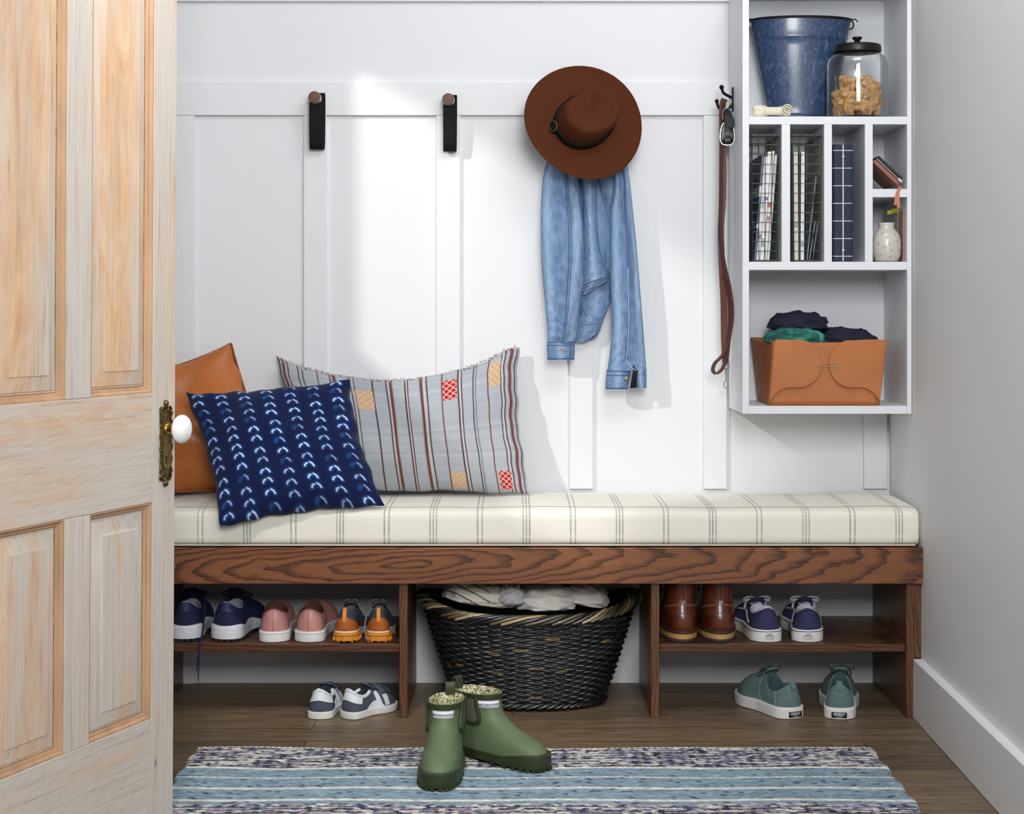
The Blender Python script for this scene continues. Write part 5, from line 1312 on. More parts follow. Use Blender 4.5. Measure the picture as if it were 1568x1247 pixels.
o = bone.build('rawhide_bone', M_RAWW, None, loc=(0,0,0), smooth=60); o.location = (X0, yb_+0.004, bz); o.scale = (1.05,1.0,1.22); tag(o, 'large white rolled rawhide bone lying in front of the blue pail', 'dog treat')
# ------------------------------------------------------------------ wire file baskets with magazines
M_WIRE = mat('dark oxidised wire', rgb(64,66,60), 0.4, 0.85, 0.3, 90)
gz = ZM1+0.0008
def wire_basket(label, x0, x1, lean):
    yf, yb2 = YC+0.012, -0.035; xm = (x0+x1)/2; w = x1-x0; h = WZ(207, yf)-gz
    t = thing('wire_basket', label, 'basket', (xm, yf, gz), group='wire file baskets in the cubbies')
    hw = w/2; dp = yb2-yf
    b = MB(); r = 0.0009
    def taper(z): return 1.0-0.0*z
    def rect(z, k=1.0, kk=1.0): return [(-hw*k, 0, z), (hw*k, 0, z), (hw*k, dp, z), (-hw*k, dp, z)]
    bot = 0.86
    def P(u, side, q):                        # side: 0 front,1 right,2 back,3 left ; u 0..1, q height 0..1
        k = lerp(bot, 1, q); z = 0.002+q*(h-0.002)
        if side == 0: return (lerp(-hw, hw, u)*k, 0.006*(1-q), z)
        if side == 1: return (hw*k, lerp(0.006*(1-q), dp, u), z)
        if side == 2: return (lerp(hw, -hw, u)*k, dp, z)
        return (-hw*k, lerp(dp, 0.006*(1-q), u), z)
    nh = 13
    for j in range(nh+1):
        q = j/nh; b.tube([P(0,0,q), P(1,0,q), P(1,1,q), P(1,2,q)], r if 0 < j < nh else 0.0016, 5, closed=True)
    for side, n_ in ((0,4),(2,4),(1,9),(3,9)):
        for i in range(n_+1):
            u = i/n_; b.tube([P(u,side,0), P(u,side,1)], r if 0 < i < n_ else 0.0013, 5)
    for i in range(1, 5): x = lerp(-hw, hw, i/5)*bot; b.tube([(x,0.006,0.002), (x,dp,0.002)], r, 5)
    for i in range(1, 10): y = dp*i/10; b.tube([(-hw*bot,y,0.002), (hw*bot,y,0.002)], r, 5)
    b.build('wire_cage', M_WIRE, t, smooth=60)
    MB().tube([(p[0]*0.985, p[1], p[2]) for p in [P(0,0,1), P(1,0,1), P(1,1,1), P(1,2,1)]], 0.0019, 6, closed=True).build('rim_wire', M_WIRE, t)
    return t, xm, hw, h
def magazine(name, label, cat, px0, px1, py0, tilt_px, colr, group, y=YC+0.024, depth=0.20, page=None, bands=()):
    """px0..px1 = spine width at the foot, py0 = top pixel, tilt_px = sideways shift of the top"""
    x0, x1 = WX(px0, y), WX(px1, y); zt = WZ(py0, y)-gz-0.005; sh = tilt_px*(D0+y)/FPX; w = x1-x0
    t = thing(name, label, cat, (x0, y, gz+0.0045), group=group)
    b = MB()
    def sl(za, zb, off=0.0, o2=0.0):
        s0, s1 = sh*za/zt, sh*zb/zt
        b.add([(s0-off,-off,za),(s0+w+off,-off,za),(s0+w+off,depth,za),(s0-off,depth,za),(s1-off,-off,zb),(s1+w+off,-off,zb),(s1+w+off,depth,zb),(s1-off,depth,zb)], [(0,1,2,3),(4,5,6,7),(0,1,5,4),(1,2,6,5),(2,3,7,6),(3,0,4,7)])
    sl(0, zt); o = b.build('cover', mat('glossy cover %s' % colr[3], rgb(*colr[:3]), 0.35), t, smooth=0)
    if bands:
        for z0, z1, c in bands:
            b = MB(); sl(zt*z0, zt*z1, 0.0003); b.build('spine_print', mat('spine print %d %d %d' % c, rgb(*c), 0.4), t, smooth=0)
    return t
t1_, xm, hw, h_ = wire_basket('wire file basket of leaning white magazines, in the cubby farthest left', WX(1150.5,YC+0.012), WX(1193.5,YC+0.012), 1)
G1 = 'magazines in the left wire basket'
magazine('magazine', 'thin dark blue magazine with a white edge, farthest left in its wire basket', 'magazine', 1155, 1157.5, 236, 12, (72,84,118,'a'), G1, bands=((0.3,0.34,(190,190,200)),(0.6,0.7,(200,205,215))))
magazine('magazine', 'white magazine spine with a dark line, second from left in the leaning row', 'magazine', 1158.3, 1163.3, 240, 12, (214,214,214,'b'), G1, bands=((0.2,0.25,(120,124,136)),(0.5,0.62,(170,176,184))))
magazine('magazine', 'tall white magazine spine, the tallest in the leaning row', 'magazine', 1164.1, 1169.1, 232, 12, (228,228,226,'c'), G1, bands=((0.12,0.2,(150,160,170)),(0.55,0.58,(90,100,120))))
magazine('magazine', 'white magazine spine marked with small red print, second from right in the row', 'magazine', 1169.9, 1174, 231, 12, (220,220,216,'d'), G1, bands=((0.48,0.53,(196,84,84)),(0.36,0.40,(196,110,110))))
magazine('magazine', 'pale green magazine spine, farthest right in the leaning row', 'magazine', 1174.8, 1178, 236, 12, (198,210,200,'e'), G1, bands=((0.7,0.9,(160,176,170)),))
wire_basket('wire file basket of upright magazines and leaning folders, second cubby', WX(1213.3,YC+0.012), WX(1258.3,YC+0.012), 0)
G2 = 'magazines in the second wire basket'
magazine('magazine', 'cream magazine standing upright at the left of the second wire basket', 'magazine', 1216.5, 1222.5, 233, -1, (206,200,186,'f'), G2, bands=((0.3,0.36,(150,150,150)),))
magazine('magazine', 'narrow dark navy magazine between the cream and white ones', 'magazine', 1223.3, 1225.2, 234, 0, (40,44,66,'g'), G2)
magazine('magazine', 'white magazine standing upright beside the narrow navy one', 'magazine', 1226, 1231, 232.5, 1, (222,222,220,'h'), G2, bands=((0.12,0.16,(150,150,160)),))
magazine('folder', 'tall thin grey folder leaning to the right in the second wire basket', 'folder', 1235, 1236.4, 270, 14, (118,128,138,'i'), None)
magazine('folder', 'short slate folder leaning at the right of the second wire basket', 'folder', 1243.2, 1245.2, 341, 8, (84,92,108,'j'), None, y=YC+0.03)
magazine('folder', 'short pale edged folder leaning beside the slate one', 'folder', 1239, 1240.2, 338, 9, (126,136,146,'k'), None, y=YC+0.026)
# ------------------------------------------------------------------ navy windowpane binder
y = YC+0.004; x0, x1 = WX(1276,y), WX(1306,y); zt = WZ(221,y)-gz
bk = thing('box_file', 'navy box file with a white windowpane grid on its spine in the third cubby', 'box file', ((x0+x1)/2, y, gz))
hw = (x1-x0)/2; b = MB(); n_ = 10
sec = [(-hw,0.19),(-hw,0.006)]+[(-hw+0.006-0.006*math.cos(a), 0.006-0.006*math.sin(a)) for a in np.linspace(0.2,PI/2,5)]+[(hw-0.006+0.006*math.sin(a), 0.006-0.006*math.cos(a)) for a in np.linspace(0,PI/2-0.2,5)]+[(hw,0.006),(hw,0.19)]
b.loft([[(p[0],p[1],z) for p in sec] for z in (0.0, zt)], True, True, True); b.build('case', mat('navy book cloth', rgb(30,38,64), 0.7, 0, 0.08, 300, 0.2, 900), bk, smooth=40)
b = MB(); wl = mat('white grid print', rgb(214,216,222), 0.6)
for py in (230.5, 257.5, 284.5, 311.5, 338.5, 365.5, 392.5):
    z = WZ(py,y)-gz; b.loft([[(p[0]*1.01,p[1]-0.0004,zz) for p in sec[1:-1]] for zz in (z-0.0008, z+0.0008)], False)
b.build('grid_line', wl, bk, smooth=0)
b = MB(); b.box(-0.0012,0.0012,-0.0006,0.0002,0.001,zt-0.001); b.build('spine_cord', wl, bk, smooth=0)
for py in (240, 383.5):
    MB().sphere((0,-0.001,WZ(py,y)-gz), 0.0032, 14, sy=0.5).build('spine_stud', mat('ivory stud', rgb(226,206,200), 0.4), bk)
# ------------------------------------------------------------------ zip pouch on the small shelf
yp = YC+0.012; zs = ZS1+0.0008
pc = thing('zip_pouch', 'brown and pink leather zip pouch leaning on the small shelf, tab hanging over', 'pouch', (WX(1362,yp), yp, zs))
A0 = Vector(W(1339.5,245,yp))-pc.location; A1 = Vector(W(1378,281.5,yp))-pc.location; A0.y = A1.y = 0
d_ = (A1-A0); n2_ = Vector((d_.z,0,-d_.x)).normalized(); 
if n2_.z < 0: n2_ = -n2_
M_P1 = mat('pink brown leather', rgb(148,96,80), 0.55, 0, 0.08, 60); M_P2 = mat('black brown leather', rgb(34,26,26), 0.5)
def slab(o0, o1, ymax, m, name, e0=0.0, e1=0.0):
    b = MB(); a_ = A0-d_*e0; c_ = A1+d_*e1
    q = [a_+n2_*o0, c_+n2_*o0, c_+n2_*o1, a_+n2_*o1]
    b.loft([[p+Vector((0,0,0)) for p in q], [p+Vector((0,ymax,0)) for p in q]], True, True, True); return b.build(name, m, pc, bevel=0.0025)
slab(-0.0075,0.0035,0.15,M_P1,'front_side'); slab(0.0037,0.0075,0.148,M_P2,'gusset',-0.01,0.0); slab(0.0077,0.0155,0.15,M_P2,'back_side',0.0,-0.04)
b = MB()
for i in range(34): p = A0+d_*(0.03+0.93*i/33)+n2_*0.0056; b.sphere((p.x,-0.0012,p.z), 0.0016, 6)
b.tube([A0+d_*0.02+n2_*0.0056+Vector((0,-0.0008,0)), A1+n2_*0.0056+Vector((0,-0.0008,0))], 0.0011, 6)
b.build('zip', mat('silver zip', rgb(210,210,210), 0.25, 0.9), pc)
p = A0+d_*0.93+n2_*0.0056; b = MB(); b.obox((p.x,-0.0038,p.z), d_.normalized()*0.006, (0,0.0016,0), n2_*0.0034); b.build('zip_slider', mat('silver zip', rgb(210,210,210), 0.25, 0.9), pc, bevel=0.0008)
ly_ = YC-yp-0.002
tl = lambda px, py, yy: Vector(W(px,py,yp+yy))-pc.location
for k_, (pxb, pyb) in enumerate(((1370.5,314),(1375,318))):
    pts = spline([tl(1374,285,-0.005), tl(1379,287,-0.008), tl(1376,291,ly_), tl(1373+k_*2,300,ly_), tl(pxb+1,pyb-4,ly_-k_*0.001), tl(pxb,pyb,ly_-k_*0.001)], 5)
    MB().ribbon(pts, (1,0.05,0), 0.0072, 0.0016).build('leather_pull', mat('pink leather pull', rgb(196,124,104), 0.6), pc, smooth=60)
# ------------------------------------------------------------------ dotted vase and the cards beside it
yv = -0.235; zv = gz; xv = WX(1357.5,yv); rv = 22.0*(D0+yv)/FPX; hv = WZ(341.5,yv)-zv
vs_ = thing('ceramic_vase', 'small cream ceramic vase with tiny dotted flowers in the lowest small cubby', 'vase', (xv, yv, zv))
pf = [(0.001,0),(rv*0.62,0),(rv*0.82,0.004),(rv*0.955,hv*0.17),(rv,hv*0.36),(rv*0.985,hv*0.54),(rv*0.88,hv*0.70),(rv*0.68,hv*0.80),(rv*0.55,hv*0.845),(rv*0.52,hv*0.92),(rv*0.56,hv*0.985),(rv*0.53,hv),(rv*0.46,hv),(rv*0.43,hv*0.9),(rv*0.5,hv*0.78),(rv*0.85,hv*0.5),(rv*0.6,0.006),(0.001,0.005)]
pf2 = []
for (a_, c_), (d2, e2_) in zip(pf, pf[1:]): pf2 += [(lerp(a_,d2,t), lerp(c_,e2_,t)) for t in (0, 0.5)]
MB().lathe(pf2+[pf[-1]], 48).build('vase_body', mat('speckled cream glaze', rgb(206,200,190), 0.3, 0, 0.06, 260, coat=0.3), vs_, smooth=60)
b = MB()
def rz_(z):
    return pl(z, [(z_, r_) for r_, z_ in pf[1:11]])
for (dx, zz) in ((0.0,0.44),(0.56,0.52),(-0.72,0.46),(-0.15,0.64),(0.15,0.28),(-0.62,0.17),(0.72,0.30),(0.05,0.12),(0.45,0.68),(-0.55,0.72),(-0.35,0.36)):
    th = math.asin(dx)-0.0; z = zz*hv
    for k_ in range(4):
        a = k_*PI/2; t2 = th+0.055*math.cos(a); z2 = z+0.0021*math.sin(a); R2 = rz_(z2)+0.0002
        b.sphere((R2*math.sin(t2), -R2*math.cos(t2), z2), 0.00085, 6)
b.build('dot_print', mat('black dot glaze', rgb(40,36,34), 0.4), vs_)
cd = thing('card', 'pink edged card standing against the cubby side beside the vase', 'card', (XI1-0.0028, -0.25, gz))
MB().box(-0.0009,0.0009,0.0,0.17,0,WZ(322,-0.25)-gz).build('sheet', mat('pink card', rgb(188,146,140), 0.7), cd, smooth=0)
cd = thing('card', 'white card with a yellow band at its top behind the dotted vase', 'card', (XI1-0.0045, -0.197, gz+0.001))
hh_ = WZ(318,-0.25)-gz
b = MB(); b.add([(0.001,0,0),(0.001,0,hh_),(-0.004,0.15,hh_-0.004),(-0.004,0.15,0)], [(0,1,2,3)]); b.build('sheet', mat('white card', rgb(216,214,208), 0.7), cd, smooth=0, solid=0.001)
b = MB(); b.add([(0.0003,-0.0005,hh_-0.034),(0.0003,-0.0005,hh_+0.003),(-0.027,-0.001,hh_-0.006),(-0.027,-0.001,hh_-0.016),(-0.002,-0.0005,hh_-0.010)], [(0,1,4),(1,2,3,4)]); b.build('yellow_ribbon', mat('chartreuse ribbon', rgb(196,184,52), 0.6), cd, smooth=0, solid=0.0012)
# ------------------------------------------------------------------ leather bin with folded clothes
def leatherb():
    m, nt, p = newmat('saddle leather'); v = coords(nt); nn = noisen(nt, v, 9, 4)
    nt.links.new(ramp(nt, nn, [(0.3, rgb(170,100,48)), (0.7, rgb(190,116,60))]), p.inputs['Base Color']); p.inputs['Roughness'].default_value = 0.55
    bump(nt, p, noisen(nt, v, 600, 2), 0.12, 0.0004); return m
M_SAD = leatherb(); M_SADE = mat('dark saddle edge', rgb(108,58,28), 0.6)
yf2, yb3 = YC+0.016, -0.045; zf = ZI0+0.0022
bn = thing('leather_bin', 'tan folded leather bin tied at the front, in the bottom cubby of the cabinet', 'bin', (WX(1262,yf2), yf2, zf))
BL_ = bn.location
TLf, TRf = Vector(W(1186,522.5,yf2-0.004)), Vector(W(1357.5,521.5,yf2-0.004)); BLf, BRf = Vector((WX(1178,yf2),yf2,zf)), Vector((WX(1346,yf2),yf2,zf))
TLb, TRb = Vector(W(1150,516.5,yb3)), Vector((TRf.x+0.012,yb3,TRf.z)); BLb, BRb = Vector((BLf.x+0.004,yb3,zf)), Vector((BRf.x,yb3,zf))
if TLb.x < XI0+0.003: TLb.x = XI0+0.003
q_ = lambda p: Vector(p)-BL_
def panel(name, a_, b_, c_, d__, m=M_SAD, th=0.003, bow=0.0, n_=14, inw=(0,0,0)):
    mb = MB(); rows = []
    for j in range(n_+1):
        v = j/n_; rows.append([q_(a_.lerp(b_, u).lerp(d__.lerp(c_, u), v))+Vector(inw)*math.sin(PI*u)*bow*(1-v) for u in np.linspace(0,1,n_+1)])
    mb.loft(rows, False); return mb.build(name, m, bn, solid=th, smooth=60)
up = Vector((0,0,1))
panel('front_panel', TLf, TRf, BRf, BLf, bow=1.0, inw=(0,0.004,-0.004)); panel('side_panel', TLb, TLf, BLf, BLb, bow=1.0, inw=(0.002,0,-0.003)); panel('side_panel', TRf, TRb, BRb, BRf); panel('back_panel', TLb, TRb, BRb, BLb); panel('bottom_panel', BLf, BRf, BRb, BLb)
# two overlapping wrap flaps and the lower fold, outlines taken as flat leather shapes with their own thickness
def flap(name, poly, off, th=0.0026):
    mb = MB(); yy = yf2-off
    P2 = [(WX(px,yy), WZ(py,yy)) for px, py in poly]
    mb.prism([(x-BL_.x, z-BL_.z) for x, z in P2], yy-BL_.y-th, yy-BL_.y)
    return mb.build(name, M_SAD, bn, bevel=0.0007, smooth=30)
def arc(cx_, cy_, rx, ry, a0, a1, n_=12): return [(cx_+rx*math.cos(a), cy_+ry*math.sin(a)) for a in np.linspace(math.radians(a0), math.radians(a1), n_)]
right_edge = arc(1226,556,32,36,-90,78,18)
poly = [(1187,520)]+[(1205,520.3),(1222,520.8)]+[(x, y_) for x, y_ in arc(1225,557,33,36,-84,66,22)]+[(1233,592.6),(1225,594),(1214,593.6),(1204,594.2),(1195,597.5),(1186,604.5),(1178.5,616)]
flap('wrap_flap', poly, 0.0062)
poly2 = [(1357,520.5),(1336,520),(1318,520.6),(1302,521.5)]+[(x, y_) for x, y_ in arc(1302,557,33,36,-96,-246,22)]+[(1294,592.6),(1302,594),(1312,593.6),(1322,594.2),(1331,597.5),(1340,604.5),(1347,615)]
flap('wrap_flap', poly2, 0.0062)
b = MB(); q3 = lambda px, py, o=0.0105: Vector(W(px,py,yf2-o))-BL_
b.tube([q3(1248,557.5), q3(1262,557), q3(1279,556)], 0.0008, 6); b.tube([q3(1248,559), q3(1262,560.5), q3(1279,562)], 0.0008, 6)
b.tube(spline([q3(1279,555), q3(1284,557), q3(1283,563), q3(1278,562)], 4), 0.0009, 6); b.tube(spline([q3(1281,560), q3(1284,568), q3(1286,577)], 4), 0.0009, 6); b.tube(spline([q3(1282,560), q3(1287,566), q3(1289,573)], 4), 0.0009, 6)
b.build('tie_cord', mat('leather cord', rgb(190,150,112), 0.7), bn)
b = MB(); c_ = q3(1279.5,559); b.tube([c_+Vector((0.0035*math.cos(a),0,0.0035*math.sin(a))) for a in np.linspace(0,2*PI,14,endpoint=False)], 0.0008, 6, closed=True); b.sphere(tuple(c_), 0.0014, 8); b.build('tie_stud', mat('leather cord', rgb(190,150,112), 0.7), bn)
# folded clothes: one closed lumpy sheet each
def crumple(name, label, cat, cen, rad, m, seed, amp=0.012, fr=18, n_=72, flat=0.35, group=None, rz=0.0, cfn=None, tilt=0.0):
    cx_, cy_, cz_ = cen; R0 = Matrix.Rotation(rz, 3, 'Z') @ Matrix.Rotation(tilt, 3, 'Y'); rows = []; cols = []
    mm = n_//2
    for i in range(mm+1):
        ph = PI*i/mm; r = []; c = []
        for k in range(n_):
            th = 2*PI*k/n_; d = Vector((math.sin(ph)*math.cos(th), math.sin(ph)*math.sin(th), math.cos(ph)))
            e = lambda t: math.copysign(abs(t)**0.8, t)
            p = Vector((e(d.x)*rad[0], e(d.y)*rad[1], e(d.z)*rad[2]*(1 if d.z > 0 else flat)))
            q = d*1.0; w = 1-(noise.noise(Vector((q.x*1.6+seed, q.y*2, q.z*2.6+seed)))**2+0.004)**0.5*1.5
            w2 = noise.noise(Vector((q.x*2.6+seed, q.y*3, q.z*5)))+0.35*noise.noise(Vector((q.x*5+seed, q.y*6, q.z*9)))
            p += d*(amp*(w-0.5)+amp*0.9*w2)*(1 if d.z > -0.3 else 0.2)
            p = R0 @ p; r.append(p)
            if cfn: c.append(cfn(p, d))
        rows.append(r); cols.append(c)
    b = MB(); b.loft(rows, True, cols=cols if cfn else None); o = b.build(name, m, None, smooth=120); o.location = cen
    return tag(o, label, cat, group)
M_NVY = mat('navy jersey', rgb(26,28,48), 0.9, 0, 0.1, 200, 0.3, 600); 
def m_teal():
    m, nt, p = newmat('teal batik cloth'); v = coords(nt); nn = noisen(nt, v, 26, 3, 0.6, 1.0)
    nt.links.new(ramp(nt, nn, [(0.35, rgb(24,76,72)), (0.55, rgb(38,112,100)), (0.72, rgb(96,170,150))]), p.inputs['Base Color']); p.inputs['Roughness'].default_value = 0.85; return m
ym = -0.16
c1_ = W(1224,497,ym); crumple('folded_shirt', 'folded navy top with a crumpled collar, piled highest in the leather bin', 'clothing', (c1_[0], ym+0.02, c1_[2]-0.006), (0.072,0.07,0.036), M_NVY, 3.1, 0.0075)
c3_ = W(1298,513,ym); crumple('folded_shirt', 'folded navy garment lying toward the right of the leather bin', 'clothing', (c3_[0], ym+0.01, c3_[2]-0.02), (0.074,0.075,0.036), M_NVY, 9.7, 0.007, tilt=0.10)
c2_ = W(1217,516,YC+0.06); crumple('folded_scarf', 'crumpled teal patterned cloth in front of the navy clothes in the leather bin', 'clothing', (c2_[0], YC+0.062, c2_[2]-0.009), (0.076,0.034,0.028), m_teal(), 5.5, 0.006)
b = MB(); b.ribbon([Vector(W(1222,487,YC+0.075)), Vector(W(1227,478.5,YC+0.08))], (0.8,0,0.5), 0.0035, 0.0012)
b = MB()
# ================================================================== WICKER BASKET
M_WICK = colmat('black painted wicker', 0.32, 0.25, 260, 0.3, 500, 0.0008, 0, 0.6, coat=0.15)
bcx, bcy = 0.0425, -0.191
wk = thing('wicker_basket', 'black oval wicker basket filled with blankets in the middle bay of the bench', 'basket', (bcx, bcy, 0.0012))
NR, NS = 34, 50
nth, nzr = NS*8, NR*5+1
th = np.linspace(0, 2*PI, nth, endpoint=False); q = np.linspace(0, 1, nzr)
TH_, Q = np.meshgrid(th, q)
def brx(q): return 0.178+(0.262-0.178)*(q**0.85)
def bry(q): return 0.118+(0.165-0.118)*(q**0.85)
rimz = lambda th: 0.230+0.034*np.abs(np.cos(th))**3
Zt = rimz(TH_)-0.012
row = Q*NR; st = TH_/(2*PI)*NS
par = np.floor(row).astype(int) % 2
wv = np.cos(PI*(st+par)); prof_ = np.sqrt(np.clip(1-(2*(row-np.floor(row))-1)**2, 0, 1))
rs = np.random.RandomState(4)
jit = rs.uniform(-0.25, 0.25, (NR+1, NS))
off = 0.0042*wv*prof_+0.0034*prof_+0.0040*jit[np.clip(np.floor(row).astype(int),0,NR), (st.astype(int) % NS)]
ee = 0.88
cxx = np.sign(np.cos(TH_))*np.abs(np.cos(TH_))**ee; syy = np.sign(np.sin(TH_))*np.abs(np.sin(TH_))**ee
X = (brx(Q)+off)*cxx; Y = (bry(Q)+off)*syy; Z = 0.004+Q*(Zt-0.004)+0.0012*np.sin(st*0.7+row*0.2)
P = np.stack([X, Y, Z], -1)
rowcol = rs.uniform(0.35, 2.2, (NR+1, NS)); kk = rowcol[np.clip(np.floor(row).astype(int),0,NR), (((st+1-par)/2).astype(int)) % NS]
K = np.zeros(P.shape); K[:] = lc(24,26,28); K *= kk[..., None]
bare = rs.uniform(0, 1, (NR+1, NS)) > 0.985
K[bare[np.clip(np.floor(row).astype(int),0,NR), ((st+0.5).astype(int)) % NS]] = lc(104,84,54)
npgrid('woven_wall', P, K, M_WICK, wk, closed=True)
# inner wall and bottom
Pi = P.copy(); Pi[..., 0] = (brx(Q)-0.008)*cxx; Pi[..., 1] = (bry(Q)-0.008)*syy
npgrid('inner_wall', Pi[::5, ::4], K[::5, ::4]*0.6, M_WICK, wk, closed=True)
b = MB(); b.col = (0.01,0.01,0.01,1); b.add([(0.176*math.cos(a), 0.116*math.sin(a), 0.006) for a in th[::8]], [tuple(range(len(th[::8])))]); b.build('basket_bottom', M_WICK, wk)
def rope(name, zf, kx, r, nst, turns, adv, colfn, lift=0.0):
    b = MB()
    for i in range(nst):
        pts = []; a0 = 2*PI*i/nst
        for j in range(9):
            t = j/8; a = a0+adv*t; w = -0.75*PI+1.5*PI*t            # strand goes from the inside over the rim to the outside
            cr, sr_ = math.cos(w), math.sin(w)
            R1 = brx(kx)+0.004; R2 = bry(kx)+0.004
            co_, so_ = math.copysign(abs(math.cos(a))**ee, math.cos(a)), math.copysign(abs(math.sin(a))**ee, math.sin(a))
            pts.append(((R1+r*math.sin(w))*co_, (R2+r*math.sin(w))*so_, zf(a)+r*0.9*math.cos(w)))
        b.col = colfn(i); b.tube(pts, 0.0037, 6)
    return b.build(name, M_WICK, wk, smooth=60)
rr_ = random.Random(7)
rope('braided_rim', lambda a: float(rimz(a))-0.004, 1.0, 0.0125, 70, 1, -0.52, lambda i: rgb(*rr_.choice([(28,28,28),(24,26,28),(34,34,32),(70,60,44),(104,90,64),(168,148,110)])))
rope('braided_foot', lambda a: 0.0105, 0.02, 0.0065, 60, 1, -0.34, lambda i: rgb(24,26,28))
# ------------------------------------------------------------------ blankets in it
def strp_(base, line):
    def f(p, d):
        s_ = (p.x*0.75+p.z*1.3+p.y*0.4)
        k = 1 if (abs((s_*95) % 3-0.6) < 0.28 and p.x < 0.02) else 0
        c = line if k else base; return rgb(*c)
    return f
yB = -0.205
M_LN = colmat('linen throw', 0.92, 0.06, 500, 0.25, 700, 0.0006, 0.2)
c_ = W(745,918,yB); crumple('folded_blanket', 'cream blanket with dark grey stripes folded at the left of the wicker basket', 'blanket', (c_[0]-0.01, yB, 0.262), (0.098,0.108,0.046), M_LN, 2.3, 0.008, cfn=strp_((216,208,196),(92,92,100)), tilt=0.12, n_=190)
c_ = W(838,920,yB); crumple('folded_blanket', 'plain white blanket heaped right of centre in the wicker basket', 'blanket', (c_[0]-0.004, yB, 0.250), (0.078,0.112,0.046), mat('white throw', rgb(222,218,210), 0.92, 0, 0.03, 60, 0.25, 600), 7.7, 0.010)
c_ = W(776,912,yB); o = crumple('knotted_scarf', 'light grey cloth tied in a knot between the two blankets in the wicker basket', 'scarf', (c_[0]+0.012, yB-0.085, 0.266), (0.030,0.030,0.036), mat('grey gauze', rgb(190,188,190), 0.95, 0, 0.06, 90), 1.4, 0.0065)
b = MB(); rsn = random.Random(2)
for k in range(9): b.tube(spline([(0,0,0.028), (rsn.uniform(-.008,.012),-0.004,0.036), (rsn.uniform(-.018,.02),-0.006,0.040+rsn.uniform(-.004,.006))], 4), 0.0006, 4)
b.build('thread_ends', mat('grey gauze', rgb(190,188,190), 0.95), o)
c_ = W(888,920,yB); o = crumple('folded_blanket', 'cream cloth with a tan edge at the right end of the wicker basket', 'blanket', (c_[0]+0.012, yB+0.02, 0.254), (0.058,0.09,0.038), M_LN, 12.7, 0.008, cfn=lambda p, d: rgb(196,160,110) if abs(p.x+0.045+p.z*0.6) < 0.0045 else rgb(212,206,200), tilt=0.2)
# ================================================================== RUG
def rug():
    yb_, yf_ = 3.707-D0, 2.98-D0; x0, x1 = -0.695, 0.793
    pr = 0.0068; nrow = int((yb_-yf_)/pr); nxb = 118; nx = nxb*6+1; ny = nrow*4+1
    xs = np.linspace(0, 1, nx); r = np.linspace(0, nrow, ny)
    XX, RR = np.meshgrid(xs, r)
    ri = np.clip(np.floor(RR), 0, nrow-1).astype(int); fr = RR-np.floor(RR); fr[RR >= nrow] = 1
    colx = XX*nxb; ci = np.clip(np.floor(colx+0.5*(ri % 2)), 0, nxb).astype(int); fx = (colx+0.5*(ri % 2)) % 1
    beadz = np.sqrt(np.clip(1-(2*fr-1)**2, 0, 1))*(0.55+0.45*np.sqrt(np.clip(1-(2*fx-1)**2, 0, 1)))
    wave = 0.0035*np.sin(XX*8+1)*np.exp(-RR/25)+0.0025*np.sin(XX*17+0.4)*np.exp(-RR/12)
    Y = yb_-RR*pr+wave+0.012*np.exp(-((XX-0.13)/0.05)**2)*np.exp(-((RR-25)/9)**2)*-0.6
    X = x0+(x1-x0)*XX+0.004*np.sin(RR*0.35)*(np.abs(XX-0.5) > 0.495)
    Z = 0.0035+0.0034*beadz+0.0012*np.sin(XX*21+RR*0.05)+0.001
    edge = np.minimum(np.minimum(XX, 1-XX)*300, np.minimum(RR, nrow-RR)*2); Z = np.where(edge < 1, Z*np.clip(edge, 0, 1)+0.0003, Z)
    rs = np.random.RandomState(9)
    wht, nav, nv2, pnk, blu, bl2, gry = lc(204,200,192), lc(44,48,66), lc(66,72,98), lc(150,134,150), lc(130,150,162), lc(98,120,134), lc(146,152,160)
    base = np.zeros((nrow+1, nxb+2, 3))
    def mixed(i):
        ch = np.array([wht*0.9, nav, nv2, pnk, gry*0.8]); pw_ = [0.24,0.26,0.2,0.14,0.16]
        if i % 3 == 1: pw_ = [0.12,0.45,0.25,0.08,0.10]
        if i % 3 == 2: pw_ = [0.34,0.14,0.16,0.2,0.16]
        run = rs.choice(5, nxb+2, p=pw_); alt = np.arange(nxb+2) % 2
        keep = rs.uniform(0,1,nxb+2) < 0.25
        for k in range(1, nxb+2):
            if keep[k]: run[k] = run[k-1]
        out = ch[run]; 
        if i % 2: out = np.where((alt == 0)[:, None], out, out*0.55+wht*0.3)
        return out
    per = 62
    for i in range(nrow+1):
        k = i % per
        if i < 1: c = np.tile(wht, (nxb+2, 1))
        elif k < 23: c = mixed(i)
        elif k in (23, 24, 34, 45, 46-0, 57, 58): c = np.tile(wht, (nxb+2, 1)) if k not in (46,) else np.tile(wht*0.9, (nxb+2,1))
        else:
            t = rs.uniform(0, 1, (nxb+2, 1)); t = (t+np.roll(t, 1, 0)+np.roll(t, 2, 0))/3
            c = blu*t*1.15+bl2*(1-t); dk = rs.uniform(0,1,nxb+2) > 0.95; c[dk] = nv2
        base[i] = c*(1+0.12*rs.randn(nxb+2, 1))
    K = base[ri, np.clip(ci, 0, nxb+1)]
    K = np.clip(K, 0.005, 0.9)
    o = npgrid('woven_rug', np.stack([X, Y, Z], -1), K, colmat('rag weave', 0.95, 0.12, 500, 0.2, 700, 0.0006, 0.1, 0.1), loc=(0.05, -0.9, 0))
    return tag(o, 'blue rag rug with white and navy woven bands lying on the dark plank floor', 'rug')
rug_o = rug()
